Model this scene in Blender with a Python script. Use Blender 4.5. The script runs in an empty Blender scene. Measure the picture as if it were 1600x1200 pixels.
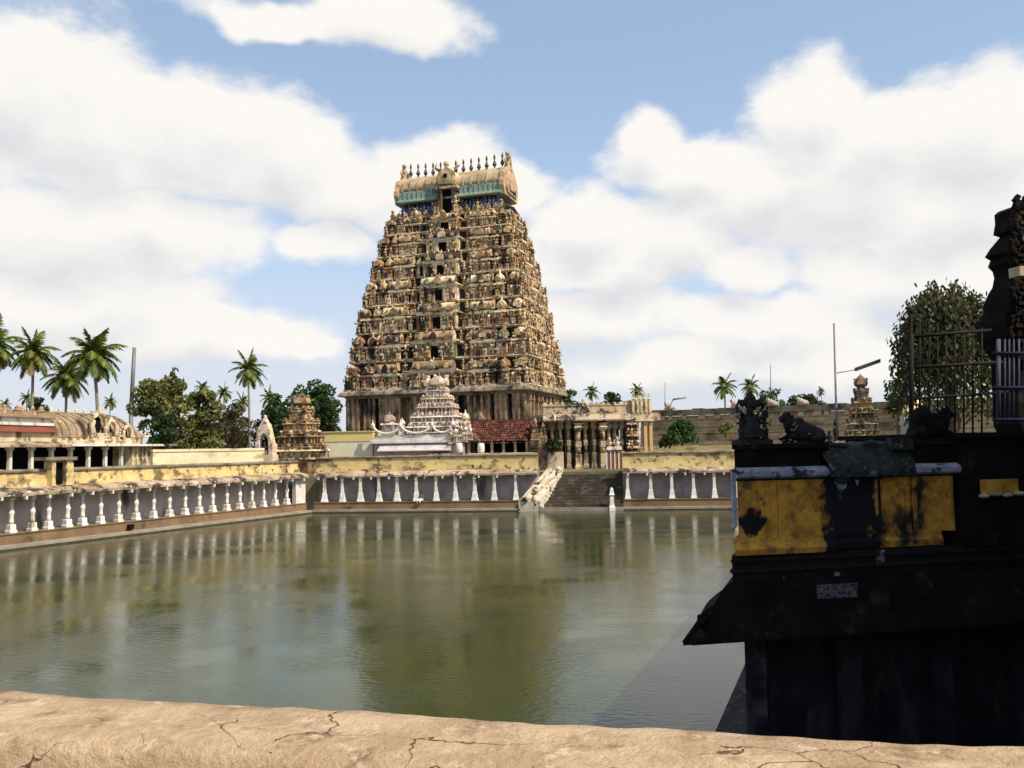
import bpy, math, random
from mathutils import Matrix, Vector
R=math.radians
rnd=random.Random(7)
sc=bpy.context.scene
COL=sc.collection
# ---------------------------------------------------------------- camera
F=1400.0; CAMZ=6.0
PITCH=math.atan(100/F); ROLL=R(-1.0)
cam=bpy.data.cameras.new('camera'); cam.sensor_width=36; cam.lens=36*F/1600; cam.clip_start=0.1; cam.clip_end=8000
co=bpy.data.objects.new('camera',cam); COL.objects.link(co); sc.camera=co
CM=Matrix.Rotation(math.pi/2+PITCH,3,'X')@Matrix.Rotation(ROLL,3,'Z')
co.matrix_world=Matrix.Translation((0,0,CAMZ))@CM.to_4x4()
def ray(px,py): return CM@Vector(((px-800)/F,(600-py)/F,-1))
def atY(px,py,Y):                    # world point seen at a pixel of the photograph, at distance Y
    d=ray(px,py); return Vector((0,0,CAMZ))+d*(Y/d.y)
def atZ(px,py,Z):
    d=ray(px,py); return Vector((0,0,CAMZ))+d*((Z-CAMZ)/d.z)
# ---------------------------------------------------------------- sun and sky
SUN_H=Vector((0.84,-0.54)).normalized(); SUN_EL=R(50)
sd=Vector((SUN_H.x*math.cos(SUN_EL),SUN_H.y*math.cos(SUN_EL),math.sin(SUN_EL)))
sl=bpy.data.lights.new('sun','SUN'); sl.energy=5.0; sl.angle=R(0.5); sl.color=(1.0,0.90,0.74)
so=bpy.data.objects.new('sun',sl); COL.objects.link(so); so.location=(40,-40,60)
so.rotation_euler=sd.to_track_quat('Z','Y').to_euler()
vs=sc.view_settings; vs.view_transform='Standard'; vs.look='None'; vs.exposure=0.0; vs.gamma=1.0; vs.use_curve_mapping=False
sc.cycles.max_bounces=6; sc.cycles.diffuse_bounces=2; sc.cycles.glossy_bounces=3; sc.cycles.transparent_max_bounces=4
w=bpy.data.worlds.new("World"); sc.world=w; w.use_nodes=True
nt=w.node_tree; nt.nodes.clear()
SKY_STRENGTH=0.15
def N(nt,t,**k):
    n=nt.nodes.new(t)
    for a,b in k.items(): setattr(n,a,b)
    return n
def math_(nt,op,a,b=None,c=None,clamp=False):
    n=N(nt,'ShaderNodeMath',operation=op); n.use_clamp=clamp
    for i,x in enumerate((a,b,c)):
        if x is None: continue
        if isinstance(x,(int,float)): n.inputs[i].default_value=x
        else: nt.links.new(x,n.inputs[i])
    return n.outputs[0]
def maprange(nt,x,a,b,c=0,d=1,smooth=True):
    n=N(nt,'ShaderNodeMapRange'); n.interpolation_type='SMOOTHSTEP' if smooth else 'LINEAR'
    nt.links.new(x,n.inputs[0]); n.inputs[1].default_value=a; n.inputs[2].default_value=b; n.inputs[3].default_value=c; n.inputs[4].default_value=d
    return n.outputs[0]
# clouds: one node group (azimuth, elevation) -> density, evaluated twice (second time shifted towards the sun, for shading)
def azel(px,py):
    d=ray(px,py).normalized(); return math.atan2(d.x,d.y), math.asin(d.z)
BLOBS=[ # px,py,rx,ry of cumulus masses
 (20,150,150,110),(150,190,190,110),(310,205,190,95),(440,245,150,80),(560,290,130,75),(700,275,110,55),(780,300,80,50),
 (270,365,160,72),(130,360,220,80),(500,385,70,38),(60,470,260,60),
 (600,15,150,42),(470,15,180,26),
 (1260,185,95,80),(1370,250,140,85),(1220,270,220,80),(1530,230,160,95),(1020,210,65,48),(1500,340,220,90),(1090,250,140,50),
 (915,350,100,62),(1060,365,130,66),(960,410,190,55),(1160,410,90,45),(1450,440,170,60),(1200,500,190,45),(900,500,160,45),(470,533,75,18),(330,520,180,40),
 (1250,560,400,40),(1330,300,200,90)]
g=bpy.data.node_groups.new('cloud_density','ShaderNodeTree')
g.interface.new_socket('P',in_out='INPUT',socket_type='NodeSocketVector')
g.interface.new_socket('D',in_out='OUTPUT',socket_type='NodeSocketFloat')
gi=N(g,'NodeGroupInput'); go=N(g,'NodeGroupOutput')
nz=N(g,'ShaderNodeTexNoise'); nz.inputs['Scale'].default_value=7; nz.inputs['Detail'].default_value=3
g.links.new(gi.outputs[0],nz.inputs['Vector'])
wsub=N(g,'ShaderNodeVectorMath',operation='SUBTRACT'); g.links.new(nz.outputs['Color'],wsub.inputs[0]); wsub.inputs[1].default_value=(.5,.5,.5)
wsc=N(g,'ShaderNodeVectorMath',operation='SCALE'); g.links.new(wsub.outputs[0],wsc.inputs[0]); wsc.inputs['Scale'].default_value=0.09
wad=N(g,'ShaderNodeVectorMath',operation='ADD'); g.links.new(wsc.outputs[0],wad.inputs[0]); g.links.new(gi.outputs[0],wad.inputs[1])
flat=N(g,'ShaderNodeVectorMath',operation='MULTIPLY'); g.links.new(wad.outputs[0],flat.inputs[0]); flat.inputs[1].default_value=(1,1,0)
acc=None
for (bx,by,rx,ry) in BLOBS:
    a,e=azel(bx,by)
    mp=N(g,'ShaderNodeMapping',vector_type='TEXTURE'); mp.inputs['Location'].default_value=(a,e,0)
    mp.inputs['Scale'].default_value=(rx/F,ry/F,1); g.links.new(flat.outputs[0],mp.inputs['Vector'])
    ln=N(g,'ShaderNodeVectorMath',operation='LENGTH'); g.links.new(mp.outputs[0],ln.inputs[0])
    f=math_(g,'SUBTRACT',1.0,ln.outputs['Value'])
    acc=f if acc is None else math_(g,'SMOOTH_MAX',acc,f,0.12)
n2=N(g,'ShaderNodeTexNoise'); n2.inputs['Scale'].default_value=11; n2.inputs['Detail'].default_value=10; n2.inputs['Roughness'].default_value=.62
mpz=N(g,'ShaderNodeMapping'); mpz.inputs['Scale'].default_value=(1,1.6,1); g.links.new(gi.outputs[0],mpz.inputs['Vector']); g.links.new(mpz.outputs[0],n2.inputs['Vector'])
# elsewhere round the sky, scattered clouds of the same kind
n3=N(g,'ShaderNodeTexNoise'); n3.inputs['Scale'].default_value=2.2; n3.inputs['Detail'].default_value=4; g.links.new(gi.outputs[0],n3.inputs['Vector'])
other=math_(g,'SUBTRACT',math_(g,'MULTIPLY',n3.outputs[0],3.4),2.6)
sepg=N(g,'ShaderNodeSeparateXYZ'); g.links.new(gi.outputs[0],sepg.inputs[0])
away=maprange(g,math_(g,'ABSOLUTE',sepg.outputs[0]),0.55,0.8)
acc=math_(g,'MAXIMUM',acc,math_(g,'ADD',other,math_(g,'MULTIPLY',math_(g,'SUBTRACT',away,1.0),5.0)))
dn=math_(g,'ADD',math_(g,'MAXIMUM',acc,-1.0),math_(g,'MULTIPLY',math_(g,'SUBTRACT',n2.outputs[0],0.5),1.25))
g.links.new(dn,go.inputs[0])
tc=N(nt,'ShaderNodeTexCoord'); sep=N(nt,'ShaderNodeSeparateXYZ'); nt.links.new(tc.outputs['Generated'],sep.inputs[0])
az=math_(nt,'ARCTAN2',sep.outputs[0],sep.outputs[1]); el=math_(nt,'ARCSINE',sep.outputs[2])
cmb=N(nt,'ShaderNodeCombineXYZ'); nt.links.new(az,cmb.inputs[0]); nt.links.new(el,cmb.inputs[1])
cmb2=N(nt,'ShaderNodeCombineXYZ'); nt.links.new(math_(nt,'ADD',az,0.012),cmb2.inputs[0]); nt.links.new(math_(nt,'ADD',el,0.035),cmb2.inputs[1])
g1=N(nt,'ShaderNodeGroup'); g1.node_tree=g; nt.links.new(cmb.outputs[0],g1.inputs[0])
g2=N(nt,'ShaderNodeGroup'); g2.node_tree=g; nt.links.new(cmb2.outputs[0],g2.inputs[0])
d1=g1.outputs[0]; d2=g2.outputs[0]
mask=maprange(nt,d1,-0.25,0.27)
shade=maprange(nt,math_(nt,'SUBTRACT',math_(nt,'MULTIPLY',d2,0.55),math_(nt,'MULTIPLY',d1,0.18)),-0.05,0.60)
sky=N(nt,'ShaderNodeTexSky',sky_type='NISHITA'); sky.sun_disc=False; sky.sun_elevation=SUN_EL; sky.sun_rotation=math.atan2(SUN_H.x,SUN_H.y)
sky.air_density=1.0; sky.dust_density=1.2; sky.ozone_density=1.3
hz=math_(nt,'MULTIPLY',maprange(nt,el,0.02,0.45,0.80,0.42),maprange(nt,el,0.45,0.9,1,0))      # low sky fades into thin white cloud
cc=N(nt,'ShaderNodeMix',data_type='RGBA'); nt.links.new(shade,cc.inputs['Factor'])
K=1/SKY_STRENGTH
cc.inputs['A'].default_value=(0.98*K,0.955*K,0.915*K,1); cc.inputs['B'].default_value=(0.75*K,0.745*K,0.78*K,1)
mx0=N(nt,'ShaderNodeMix',data_type='RGBA'); nt.links.new(hz,mx0.inputs['Factor']); nt.links.new(sky.outputs[0],mx0.inputs['A']); mx0.inputs['B'].default_value=(0.57*K,0.74*K,0.98*K,1)
mlow=N(nt,'ShaderNodeMix',data_type='RGBA'); nt.links.new(maprange(nt,el,0.0,0.26,0.75,0.0),mlow.inputs['Factor']); nt.links.new(mx0.outputs['Result'],mlow.inputs['A']); mlow.inputs['B'].default_value=(0.79*K,0.78*K,0.80*K,1)
mx=N(nt,'ShaderNodeMix',data_type='RGBA'); nt.links.new(mask,mx.inputs['Factor']); nt.links.new(mlow.outputs['Result'],mx.inputs['A']); nt.links.new(cc.outputs['Result'],mx.inputs['B'])
bg=N(nt,'ShaderNodeBackground'); bg.inputs[1].default_value=SKY_STRENGTH; nt.links.new(mx.outputs['Result'],bg.inputs[0])
wo=N(nt,'ShaderNodeOutputWorld'); nt.links.new(bg.outputs[0],wo.inputs[0])
w.cycles.sampling_method='MANUAL'; w.cycles.sample_map_resolution=512

# ---------------------------------------------------------------- materials
MATS={}
def mat(name,c1,c2=None,scale=1.0,stain=None,stain_lo=.5,stain_hi=.7,streak=1.0,sscale=.6,rough=.9,bump=.25,island=None,fine=.35,spec=.3,stain2=None,s2=(.6,.7)):
    if name in MATS: return MATS[name]
    m=bpy.data.materials.new(name); m.use_nodes=True; t=m.node_tree; b=t.nodes['Principled BSDF']
    b.inputs['Roughness'].default_value=rough; b.inputs['Specular IOR Level'].default_value=spec
    geo=N(t,'ShaderNodeNewGeometry')
    c2=c2 or tuple(x*.7 for x in c1)
    n1=N(t,'ShaderNodeTexNoise'); n1.inputs['Scale'].default_value=scale; n1.inputs['Detail'].default_value=8; n1.inputs['Roughness'].default_value=.65
    t.links.new(geo.outputs['Position'],n1.inputs['Vector'])
    mixc=N(t,'ShaderNodeMix',data_type='RGBA'); t.links.new(maprange(t,n1.outputs[0],.36,.64),mixc.inputs['Factor'])
    mixc.inputs['A'].default_value=(*c1,1); mixc.inputs['B'].default_value=(*c2,1)
    out=mixc.outputs['Result']
    if island:
        cr=N(t,'ShaderNodeValToRGB'); cr.color_ramp.interpolation='CONSTANT'
        els=cr.color_ramp.elements
        n=len(island)
        for i,(wgt,col) in enumerate(island):
            e=els[i] if i<2 else els.new(0)
        pos=0
        for i,(wgt,col) in enumerate(island):
            els[i].position=min(pos,.999); els[i].color=(*col,1); pos+=wgt
        ri=geo.outputs['Random Per Island']
        oi=N(t,'ShaderNodeObjectInfo')
        fr=math_(t,'FRACT',math_(t,'ADD',ri,oi.outputs['Random']))
        t.links.new(fr,cr.inputs[0])
        mi=N(t,'ShaderNodeMix',data_type='RGBA',blend_type='MULTIPLY'); mi.inputs['Factor'].default_value=1
        t.links.new(cr.outputs[0],mi.inputs['A']); t.links.new(out,mi.inputs['B']); out=mi.outputs['Result']
    def addstain(out,col,lo,hi,sc_,stk,seed):
        mp=N(t,'ShaderNodeMapping'); mp.inputs['Scale'].default_value=(1,1,1/stk); mp.inputs['Location'].default_value=(seed,seed,0)
        t.links.new(geo.outputs['Position'],mp.inputs['Vector'])
        ns=N(t,'ShaderNodeTexNoise'); ns.inputs['Scale'].default_value=sc_; ns.inputs['Detail'].default_value=7; ns.inputs['Roughness'].default_value=.62
        t.links.new(mp.outputs[0],ns.inputs['Vector'])
        ms=N(t,'ShaderNodeMix',data_type='RGBA'); t.links.new(maprange(t,ns.outputs[0],lo,hi),ms.inputs['Factor'])
        t.links.new(out,ms.inputs['A']); ms.inputs['B'].default_value=(*col,1)
        return ms.outputs['Result']
    if stain: out=addstain(out,stain,stain_lo,stain_hi,sscale,streak,3.1)
    if stain2: out=addstain(out,stain2,s2[0],s2[1],sscale*2.3,1.0,11.7)
    t.links.new(out,b.inputs['Base Color'])
    if bump:
        nb=N(t,'ShaderNodeTexNoise'); nb.inputs['Scale'].default_value=scale*7; nb.inputs['Detail'].default_value=6; nb.inputs['Roughness'].default_value=.7
        t.links.new(geo.outputs['Position'],nb.inputs['Vector'])
        bp=N(t,'ShaderNodeBump'); bp.inputs['Strength'].default_value=bump; bp.inputs['Distance'].default_value=fine/scale*.2
        t.links.new(nb.outputs[0],bp.inputs['Height']); t.links.new(bp.outputs[0],b.inputs['Normal'])
    MATS[name]=m; return m
POLY=[(.28,(.74,.57,.34)),(.18,(.88,.75,.52)),(.10,(.42,.28,.16)),(.08,(.54,.37,.24)),(.03,(.30,.32,.17)),(.08,(.20,.13,.15)),(.09,(.92,.84,.64)),(.06,(.40,.19,.10)),(.08,(.10,.07,.06))]
M_hl=mat('cream_cornice_paint',(.86,.75,.53),(.60,.48,.31),.9,stain=(.06,.045,.035),stain_lo=.55,stain_hi=.66,sscale=.5,bump=.3)
M_sculpt=mat('painted_stucco',(1,.95,.86),(.54,.44,.34),1.1,stain=(.03,.022,.02),stain_lo=.515,stain_hi=.64,streak=2.6,sscale=.5,island=POLY,bump=.5)
M_tcore=mat('recess_shade_stucco',(.055,.042,.032),(.025,.02,.02),1.2,bump=.4)  # core made near-black, shadow between the bays put into the colour
M_tband=mat('tower_cornice_stucco',(.74,.60,.34),(.44,.34,.18),.5,stain=(.05,.04,.03),stain_lo=.52,stain_hi=.64,sscale=.8,bump=.4)
M_base=mat('tower_granite',(.50,.34,.20),(.22,.15,.09),.8,stain=(.035,.028,.022),stain_lo=.47,stain_hi=.60,streak=3,sscale=.5,bump=.5)
M_green=mat('faded_turquoise_paint',(.15,.27,.24),(.28,.32,.22),.6,stain=(.07,.06,.05),stain_lo=.55,stain_hi=.7,streak=3,sscale=.7)
M_vault=mat('vault_stucco',(.55,.42,.26),(.34,.25,.15),.6,stain=(.08,.06,.045),stain_lo=.55,stain_hi=.7,streak=2,sscale=.8,bump=.5)
M_void=mat('painted_interior_shade',(.012,.011,.011),(.008,.008,.008),1,bump=0,rough=1,spec=0)  # near-black colour stands in for the shade inside openings
M_bluefig=mat('blue_painted_stucco',(.15,.17,.27),(.30,.33,.42),2,island=[(.35,(.5,.5,.8)),(.3,(1.2,1.1,1.0)),(.35,(.3,.4,.4))])
M_copper=mat('dark_copper',(.07,.045,.03),(.12,.06,.035),2,rough=.6,spec=.5)
M_white=mat('old_whitewash',(.80,.76,.68),(.66,.60,.50),1.1,stain=(.30,.22,.14),stain_lo=.56,stain_hi=.72,streak=3,sscale=1.0)
M_colwhite=mat('whitewashed_pillar',(.86,.83,.76),(.76,.70,.58),1.6,stain=(.38,.28,.17),stain_lo=.54,stain_hi=.72,streak=3,sscale=1.5)
M_backwall=mat('sunlit_lavender_wash',(.74,.62,.56),(.52,.43,.38),.5,stain=(.10,.08,.07),stain_lo=.54,stain_hi=.7,streak=3,sscale=.45)  # paler back-wall wash, sunlight on the left bank put into the colour
M_backwall2=mat('shaded_lavender_wash',(.56,.46,.44),(.38,.31,.28),.5,stain=(.10,.08,.07),stain_lo=.54,stain_hi=.7,streak=3,sscale=.45)  # same wash darkened, shade under the far roof put into the colour
M_yellow=mat('weathered_yellow_wash',(.74,.58,.24),(.62,.44,.20),.7,stain=(.20,.14,.06),stain_lo=.49,stain_hi=.63,streak=.8,sscale=.7,stain2=(.055,.05,.025),s2=(.55,.66))
M_slab=mat('weathered_roof_slab',(.52,.40,.27),(.32,.22,.14),.6,stain=(.055,.042,.035),stain_lo=.49,stain_hi=.60,sscale=.9,bump=.6,stain2=(.68,.60,.44),s2=(.58,.66))
M_coping=mat('sooty_coping',(.13,.10,.075),(.28,.22,.15),.9,bump=.5)
M_ledge=mat('brown_stone_step',(.27,.17,.09),(.17,.115,.065),.5,stain=(.07,.055,.03),stain_lo=.55,stain_hi=.68,sscale=.4,bump=.4)
M_lip=mat('pale_stone_kerb',(.38,.32,.25),(.27,.22,.17),.8,bump=.4)
M_tide=mat('wet_algae_stone',(.05,.045,.02),(.09,.07,.04),2.0,bump=.3,rough=.5)
M_step=mat('dark_ghat_stone',(.10,.075,.05),(.055,.045,.035),.6,bump=.6,stain=(.17,.12,.08),stain_lo=.55,stain_hi=.62,sscale=1.2)
M_pav=mat('pavilion_granite',(.38,.29,.17),(.24,.18,.11),.7,stain=(.06,.05,.04),stain_lo=.52,stain_hi=.66,streak=3,sscale=.8,bump=.5)
M_cream=mat('cream_limewash',(.76,.63,.41),(.56,.43,.27),.8,stain=(.14,.10,.06),stain_lo=.50,stain_hi=.66,sscale=1.0,streak=1.6)
M_tiles=mat('red_clay_tiles',(.25,.055,.03),(.13,.038,.028),1.4,bump=.6,stain=(.07,.04,.03),stain_lo=.54,stain_hi=.64,sscale=1.0)
M_pink=mat('pink_white_stucco',(.84,.76,.64),(.60,.49,.39),1.0,stain=(.20,.14,.13),stain_lo=.52,stain_hi=.66,sscale=1.2,island=[(.40,(1,1,1)),(.22,(1,.86,.78)),(.2,(.9,.84,.62)),(.18,(.52,.44,.44))],bump=.4)
M_palegrey=mat('pale_lavender_plaster',(.50,.44,.42),(.38,.33,.31),.8,stain=(.25,.2,.18),stain_lo=.56,stain_hi=.7,sscale=.9)
M_shrine=mat('painted_shrine_stucco',(.80,.66,.46),(.5,.4,.3),1.4,stain=(.05,.04,.035),stain_lo=.50,stain_hi=.62,sscale=1.4,bump=.5,island=[(.3,(.8,.66,.4)),(.2,(.36,.25,.17)),(.2,(.95,.9,.8)),(.15,(.3,.3,.16)),(.15,(.28,.2,.2))])
M_redstripe=mat('faded_red_paint',(.34,.10,.06),(.24,.09,.06),1,bump=.2)
M_wall=mat('stained_compound_wall',(.58,.43,.26),(.40,.30,.18),.35,stain=(.20,.145,.08),stain_lo=.52,stain_hi=.68,sscale=.28,streak=.35,bump=.4,stain2=(.58,.48,.26),s2=(.56,.70))
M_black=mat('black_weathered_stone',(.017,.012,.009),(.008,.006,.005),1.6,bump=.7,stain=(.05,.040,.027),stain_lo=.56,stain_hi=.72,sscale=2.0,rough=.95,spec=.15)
M_moss=mat('lichen_stone',(.045,.042,.037),(.018,.017,.016),4,bump=.8,stain=(.20,.19,.17),stain_lo=.58,stain_hi=.66,sscale=5,stain2=(.06,.08,.035),s2=(.55,.66))
M_statue=mat('dark_stone_with_lichen',(.035,.031,.028),(.012,.011,.011),5,bump=.6,stain=(.42,.40,.36),stain_lo=.60,stain_hi=.66,sscale=5)
M_nearyel=mat('peeling_ochre_paint',(.80,.40,.05),(.44,.20,.035),3.5,stain=(.03,.022,.016),stain_lo=.52,stain_hi=.64,streak=1.3,sscale=1.5,stain2=(.20,.10,.035),s2=(.54,.66),bump=.4)
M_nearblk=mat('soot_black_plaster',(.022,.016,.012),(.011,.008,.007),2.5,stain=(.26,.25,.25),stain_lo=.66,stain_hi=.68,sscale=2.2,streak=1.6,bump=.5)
M_bluewhite=mat('chipped_blue_white_paint',(.44,.43,.45),(.24,.26,.32),5,stain=(.04,.035,.035),stain_lo=.54,stain_hi=.62,sscale=4,bump=.4)
M_navy=mat('navy_paint',(.02,.03,.06),(.012,.017,.03),3,bump=.2)
M_parapet=mat('worn_sandstone_plaster',(.68,.49,.30),(.50,.34,.195),4.0,stain=(.27,.165,.09),stain_lo=.52,stain_hi=.70,sscale=5.5,bump=1.0,fine=.5,stain2=(.74,.58,.38),s2=(.56,.70))
M_iron=mat('rusty_iron',(.008,.006,.006),(.018,.008,.006),6,rough=.8)
M_bluebar=mat('pale_blue_grille_paint',(.11,.11,.145),(.06,.065,.09),3)
M_blueframe=mat('deep_blue_grille_paint',(.015,.02,.06),(.01,.014,.04),3)
M_metal=mat('galvanised_metal',(.22,.21,.20),(.15,.14,.14),3,rough=.5,spec=.5)
M_tube=mat('tube_lamp_cover',(.34,.31,.30),(.25,.22,.22),3,rough=.5)
M_bark=mat('brown_bark',(.14,.10,.065),(.08,.06,.04),2,bump=.6)
M_palmbark=mat('pale_palm_bark',(.36,.29,.22),(.22,.18,.14),1.5,bump=.6)
M_ground=mat('dry_earth',(.26,.20,.11),(.14,.13,.055),.08,stain=(.08,.09,.035),stain_lo=.5,stain_hi=.62,sscale=.15)
M_skin=mat('brown_skin',(.22,.12,.07),(.20,.11,.065),5,bump=0,rough=.6)
M_cloth=mat('white_cotton',(.80,.78,.74),(.7,.68,.62),6,bump=.2)
M_hair=mat('black_hair',(.012,.01,.01),(.02,.015,.012),6,bump=0)
def leafmat(name,cols):
    m=bpy.data.materials.new(name); m.use_nodes=True; t=m.node_tree; b=t.nodes['Principled BSDF']
    geo=N(t,'ShaderNodeNewGeometry'); cr=N(t,'ShaderNodeValToRGB'); e=cr.color_ramp.elements
    e[0].color=(*cols[0],1); e[1].color=(*cols[-1],1)
    for i,c in enumerate(cols[1:-1]): x=e.new((i+1)/(len(cols)-1)); x.color=(*c,1)
    t.links.new(geo.outputs['Random Per Island'],cr.inputs[0]); t.links.new(cr.outputs[0],b.inputs['Base Color'])
    b.inputs['Roughness'].default_value=.6; b.inputs['Specular IOR Level'].default_value=.3
    tr=N(t,'ShaderNodeBsdfTranslucent'); t.links.new(cr.outputs[0],tr.inputs[0])
    mx=N(t,'ShaderNodeMixShader'); mx.inputs[0].default_value=.3; t.links.new(b.outputs[0],mx.inputs[1]); t.links.new(tr.outputs[0],mx.inputs[2])
    t.links.new(mx.outputs[0],t.nodes['Material Output'].inputs[0]); return m
L_palm=leafmat('palm_leaf',[(.03,.06,.012),(.07,.12,.02),(.16,.20,.03),(.30,.28,.05)])
L_palmdry=leafmat('dry_palm_leaf',[(.30,.22,.04),(.22,.13,.05),(.35,.28,.08)])
L_dark=leafmat('dark_green_leaf',[(.018,.04,.010),(.03,.06,.014),(.05,.08,.018)])
L_mid=leafmat('olive_leaf',[(.06,.08,.02),(.15,.165,.045),(.30,.28,.09)])
L_green=leafmat('fresh_green_leaf',[(.02,.065,.015),(.04,.10,.02),(.07,.14,.03)])
L_brown=leafmat('sparse_brown_leaf',[(.12,.10,.04),(.17,.12,.06),(.09,.09,.03)])

# ---------------------------------------------------------------- mesh builder
class MB:
    def __init__(s): s.v=[];s.f=[];s.sm=[];s.mi=[];s.M=Matrix.Identity(4);s.k=0
    def add(s,vs,fs,smooth=False):
        o=len(s.v); M=s.M
        s.v.extend((M@Vector(p))[:] for p in vs)
        for q in fs: s.f.append(tuple(i+o for i in q)); s.sm.append(smooth); s.mi.append(s.k)
        return s
    def box(s,x0,x1,y0,y1,z0,z1,tx=0,ty=0):        # tx,ty: taper of the top
        s.add([(x0,y0,z0),(x1,y0,z0),(x1,y1,z0),(x0,y1,z0),(x0+tx,y0+ty,z1),(x1-tx,y0+ty,z1),(x1-tx,y1-ty,z1),(x0+tx,y1-ty,z1)],
              [(3,2,1,0),(4,5,6,7),(0,1,5,4),(1,2,6,5),(2,3,7,6),(3,0,4,7)]); return s
    def lathe(s,cx,cy,prof,n=8,rot=0,smooth=True,sx=1,sy=1):
        vs=[];fs=[]
        for (r,z) in prof:
            for i in range(n):
                a=rot+2*math.pi*i/n; vs.append((cx+r*sx*math.cos(a),cy+r*sy*math.sin(a),z))
        m=len(prof)
        for j in range(m-1):
            for i in range(n):
                k=(i+1)%n; fs.append((j*n+i,j*n+k,(j+1)*n+k,(j+1)*n+i))
        fs.append(tuple(range(n-1,-1,-1))); fs.append(tuple((m-1)*n+i for i in range(n)))
        s.add(vs,fs,smooth); return s
    def sq(s,cx,cy,prof,ax=1,ay=1):                  # square-plan lathe: profile (half width, z)
        vs=[];fs=[]
        for (r,z) in prof: vs+= [(cx-r*ax,cy-r*ay,z),(cx+r*ax,cy-r*ay,z),(cx+r*ax,cy+r*ay,z),(cx-r*ax,cy+r*ay,z)]
        for j in range(len(prof)-1):
            for i in range(4): k=(i+1)%4; fs.append((j*4+i,j*4+k,(j+1)*4+k,(j+1)*4+i))
        fs.append((3,2,1,0)); n=len(prof)-1; fs.append((n*4,n*4+1,n*4+2,n*4+3)); s.add(vs,fs); return s
    def rect(s,prof):                                # rectangular-plan moulding: (half x, half y, z)
        vs=[];fs=[]
        for (a,b,z) in prof: vs+=[(-a,-b,z),(a,-b,z),(a,b,z),(-a,b,z)]
        for j in range(len(prof)-1):
            for i in range(4): k=(i+1)%4; fs.append((j*4+i,j*4+k,(j+1)*4+k,(j+1)*4+i))
        fs.append((3,2,1,0)); n=len(prof)-1; fs.append((n*4,n*4+1,n*4+2,n*4+3)); s.add(vs,fs); return s
    def prism(s,poly,axis,a,b,smooth=False):          # poly in the other two axes, extruded along axis
        def P(u,v,t): return (t,u,v) if axis=='x' else ((u,t,v) if axis=='y' else (u,v,t))
        n=len(poly); vs=[P(u,v,a) for u,v in poly]+[P(u,v,b) for u,v in poly]
        fs=[tuple(range(n)),tuple(range(2*n-1,n-1,-1))]
        s.add(vs,fs); vs2=vs; s.add(vs2,[(i,i+n,(i+1)%n+n,(i+1)%n) for i in range(n)],smooth); return s
    def tube(s,pts,rad,n=6,smooth=True):
        vs=[];fs=[]; pts=[Vector(p) for p in pts]
        if not isinstance(rad,(list,tuple)): rad=[rad]*len(pts)
        for i,p in enumerate(pts):
            d=(pts[min(i+1,len(pts)-1)]-pts[max(i-1,0)]).normalized()
            u=d.cross(Vector((0,0,1)) if abs(d.z)<.9 else Vector((1,0,0))).normalized(); v=d.cross(u)
            for k in range(n):
                a=2*math.pi*k/n; vs.append((p+(u*math.cos(a)+v*math.sin(a))*rad[i])[:])
        for j in range(len(pts)-1):
            for i in range(n): k=(i+1)%n; fs.append((j*n+i,j*n+k,(j+1)*n+k,(j+1)*n+i))
        m=len(pts)-1; fs.append(tuple(range(n-1,-1,-1))); fs.append(tuple(m*n+i for i in range(n)))
        s.add(vs,fs,smooth); return s
    def blob(s,c,r,n=8,m=5):                          # ellipsoid
        rx,ry,rz=r if isinstance(r,(tuple,list)) else (r,r,r)
        prof=[(max(.02,math.sin(math.pi*j/m)),-math.cos(math.pi*j/m)) for j in range(m+1)]
        vs=[];fs=[]
        for (q,z) in prof:
            for i in range(n):
                a=2*math.pi*i/n; vs.append((c[0]+rx*q*math.cos(a),c[1]+ry*q*math.sin(a),c[2]+rz*z))
        for j in range(m):
            for i in range(n): k=(i+1)%n; fs.append((j*n+i,j*n+k,(j+1)*n+k,(j+1)*n+i))
        s.add(vs,fs,True); return s
    def build(s,name,mt,parent=None,**props):
        me=bpy.data.meshes.new(name); me.from_pydata(s.v,[],s.f)
        for m in (mt if isinstance(mt,(list,tuple)) else [mt]): me.materials.append(m)
        me.polygons.foreach_set('use_smooth',s.sm); me.polygons.foreach_set('material_index',s.mi); me.update()
        o=bpy.data.objects.new(name,me); COL.objects.link(o)
        if parent is not None: o.parent=parent
        for k,v in props.items(): o[k]=v
        return o
def thing(name,label,cat,loc=(0,0,0),rz=0,group=None):
    o=bpy.data.objects.new(name,None); COL.objects.link(o); o.location=loc; o.rotation_euler=(0,0,rz); o.empty_display_size=.3
    o['label']=label; o['category']=cat
    if group: o['group']=group
    return o
def tag(o,label,cat,group=None):
    o['label']=label; o['category']=cat
    if group: o['group']=group
    return o
def part(parent,name,mt,fn,**k):
    mb=MB(); fn(mb); return mb.build(name,mt,parent,**k)
def jitter(o,amp,sc_=1.0,seed=0):                    # irregular old masonry: move the vertices a little
    r=random.Random(seed)
    for v in o.data.vertices: v.co+=Vector((r.uniform(-1,1),r.uniform(-1,1),r.uniform(-1,1)))*amp

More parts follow.
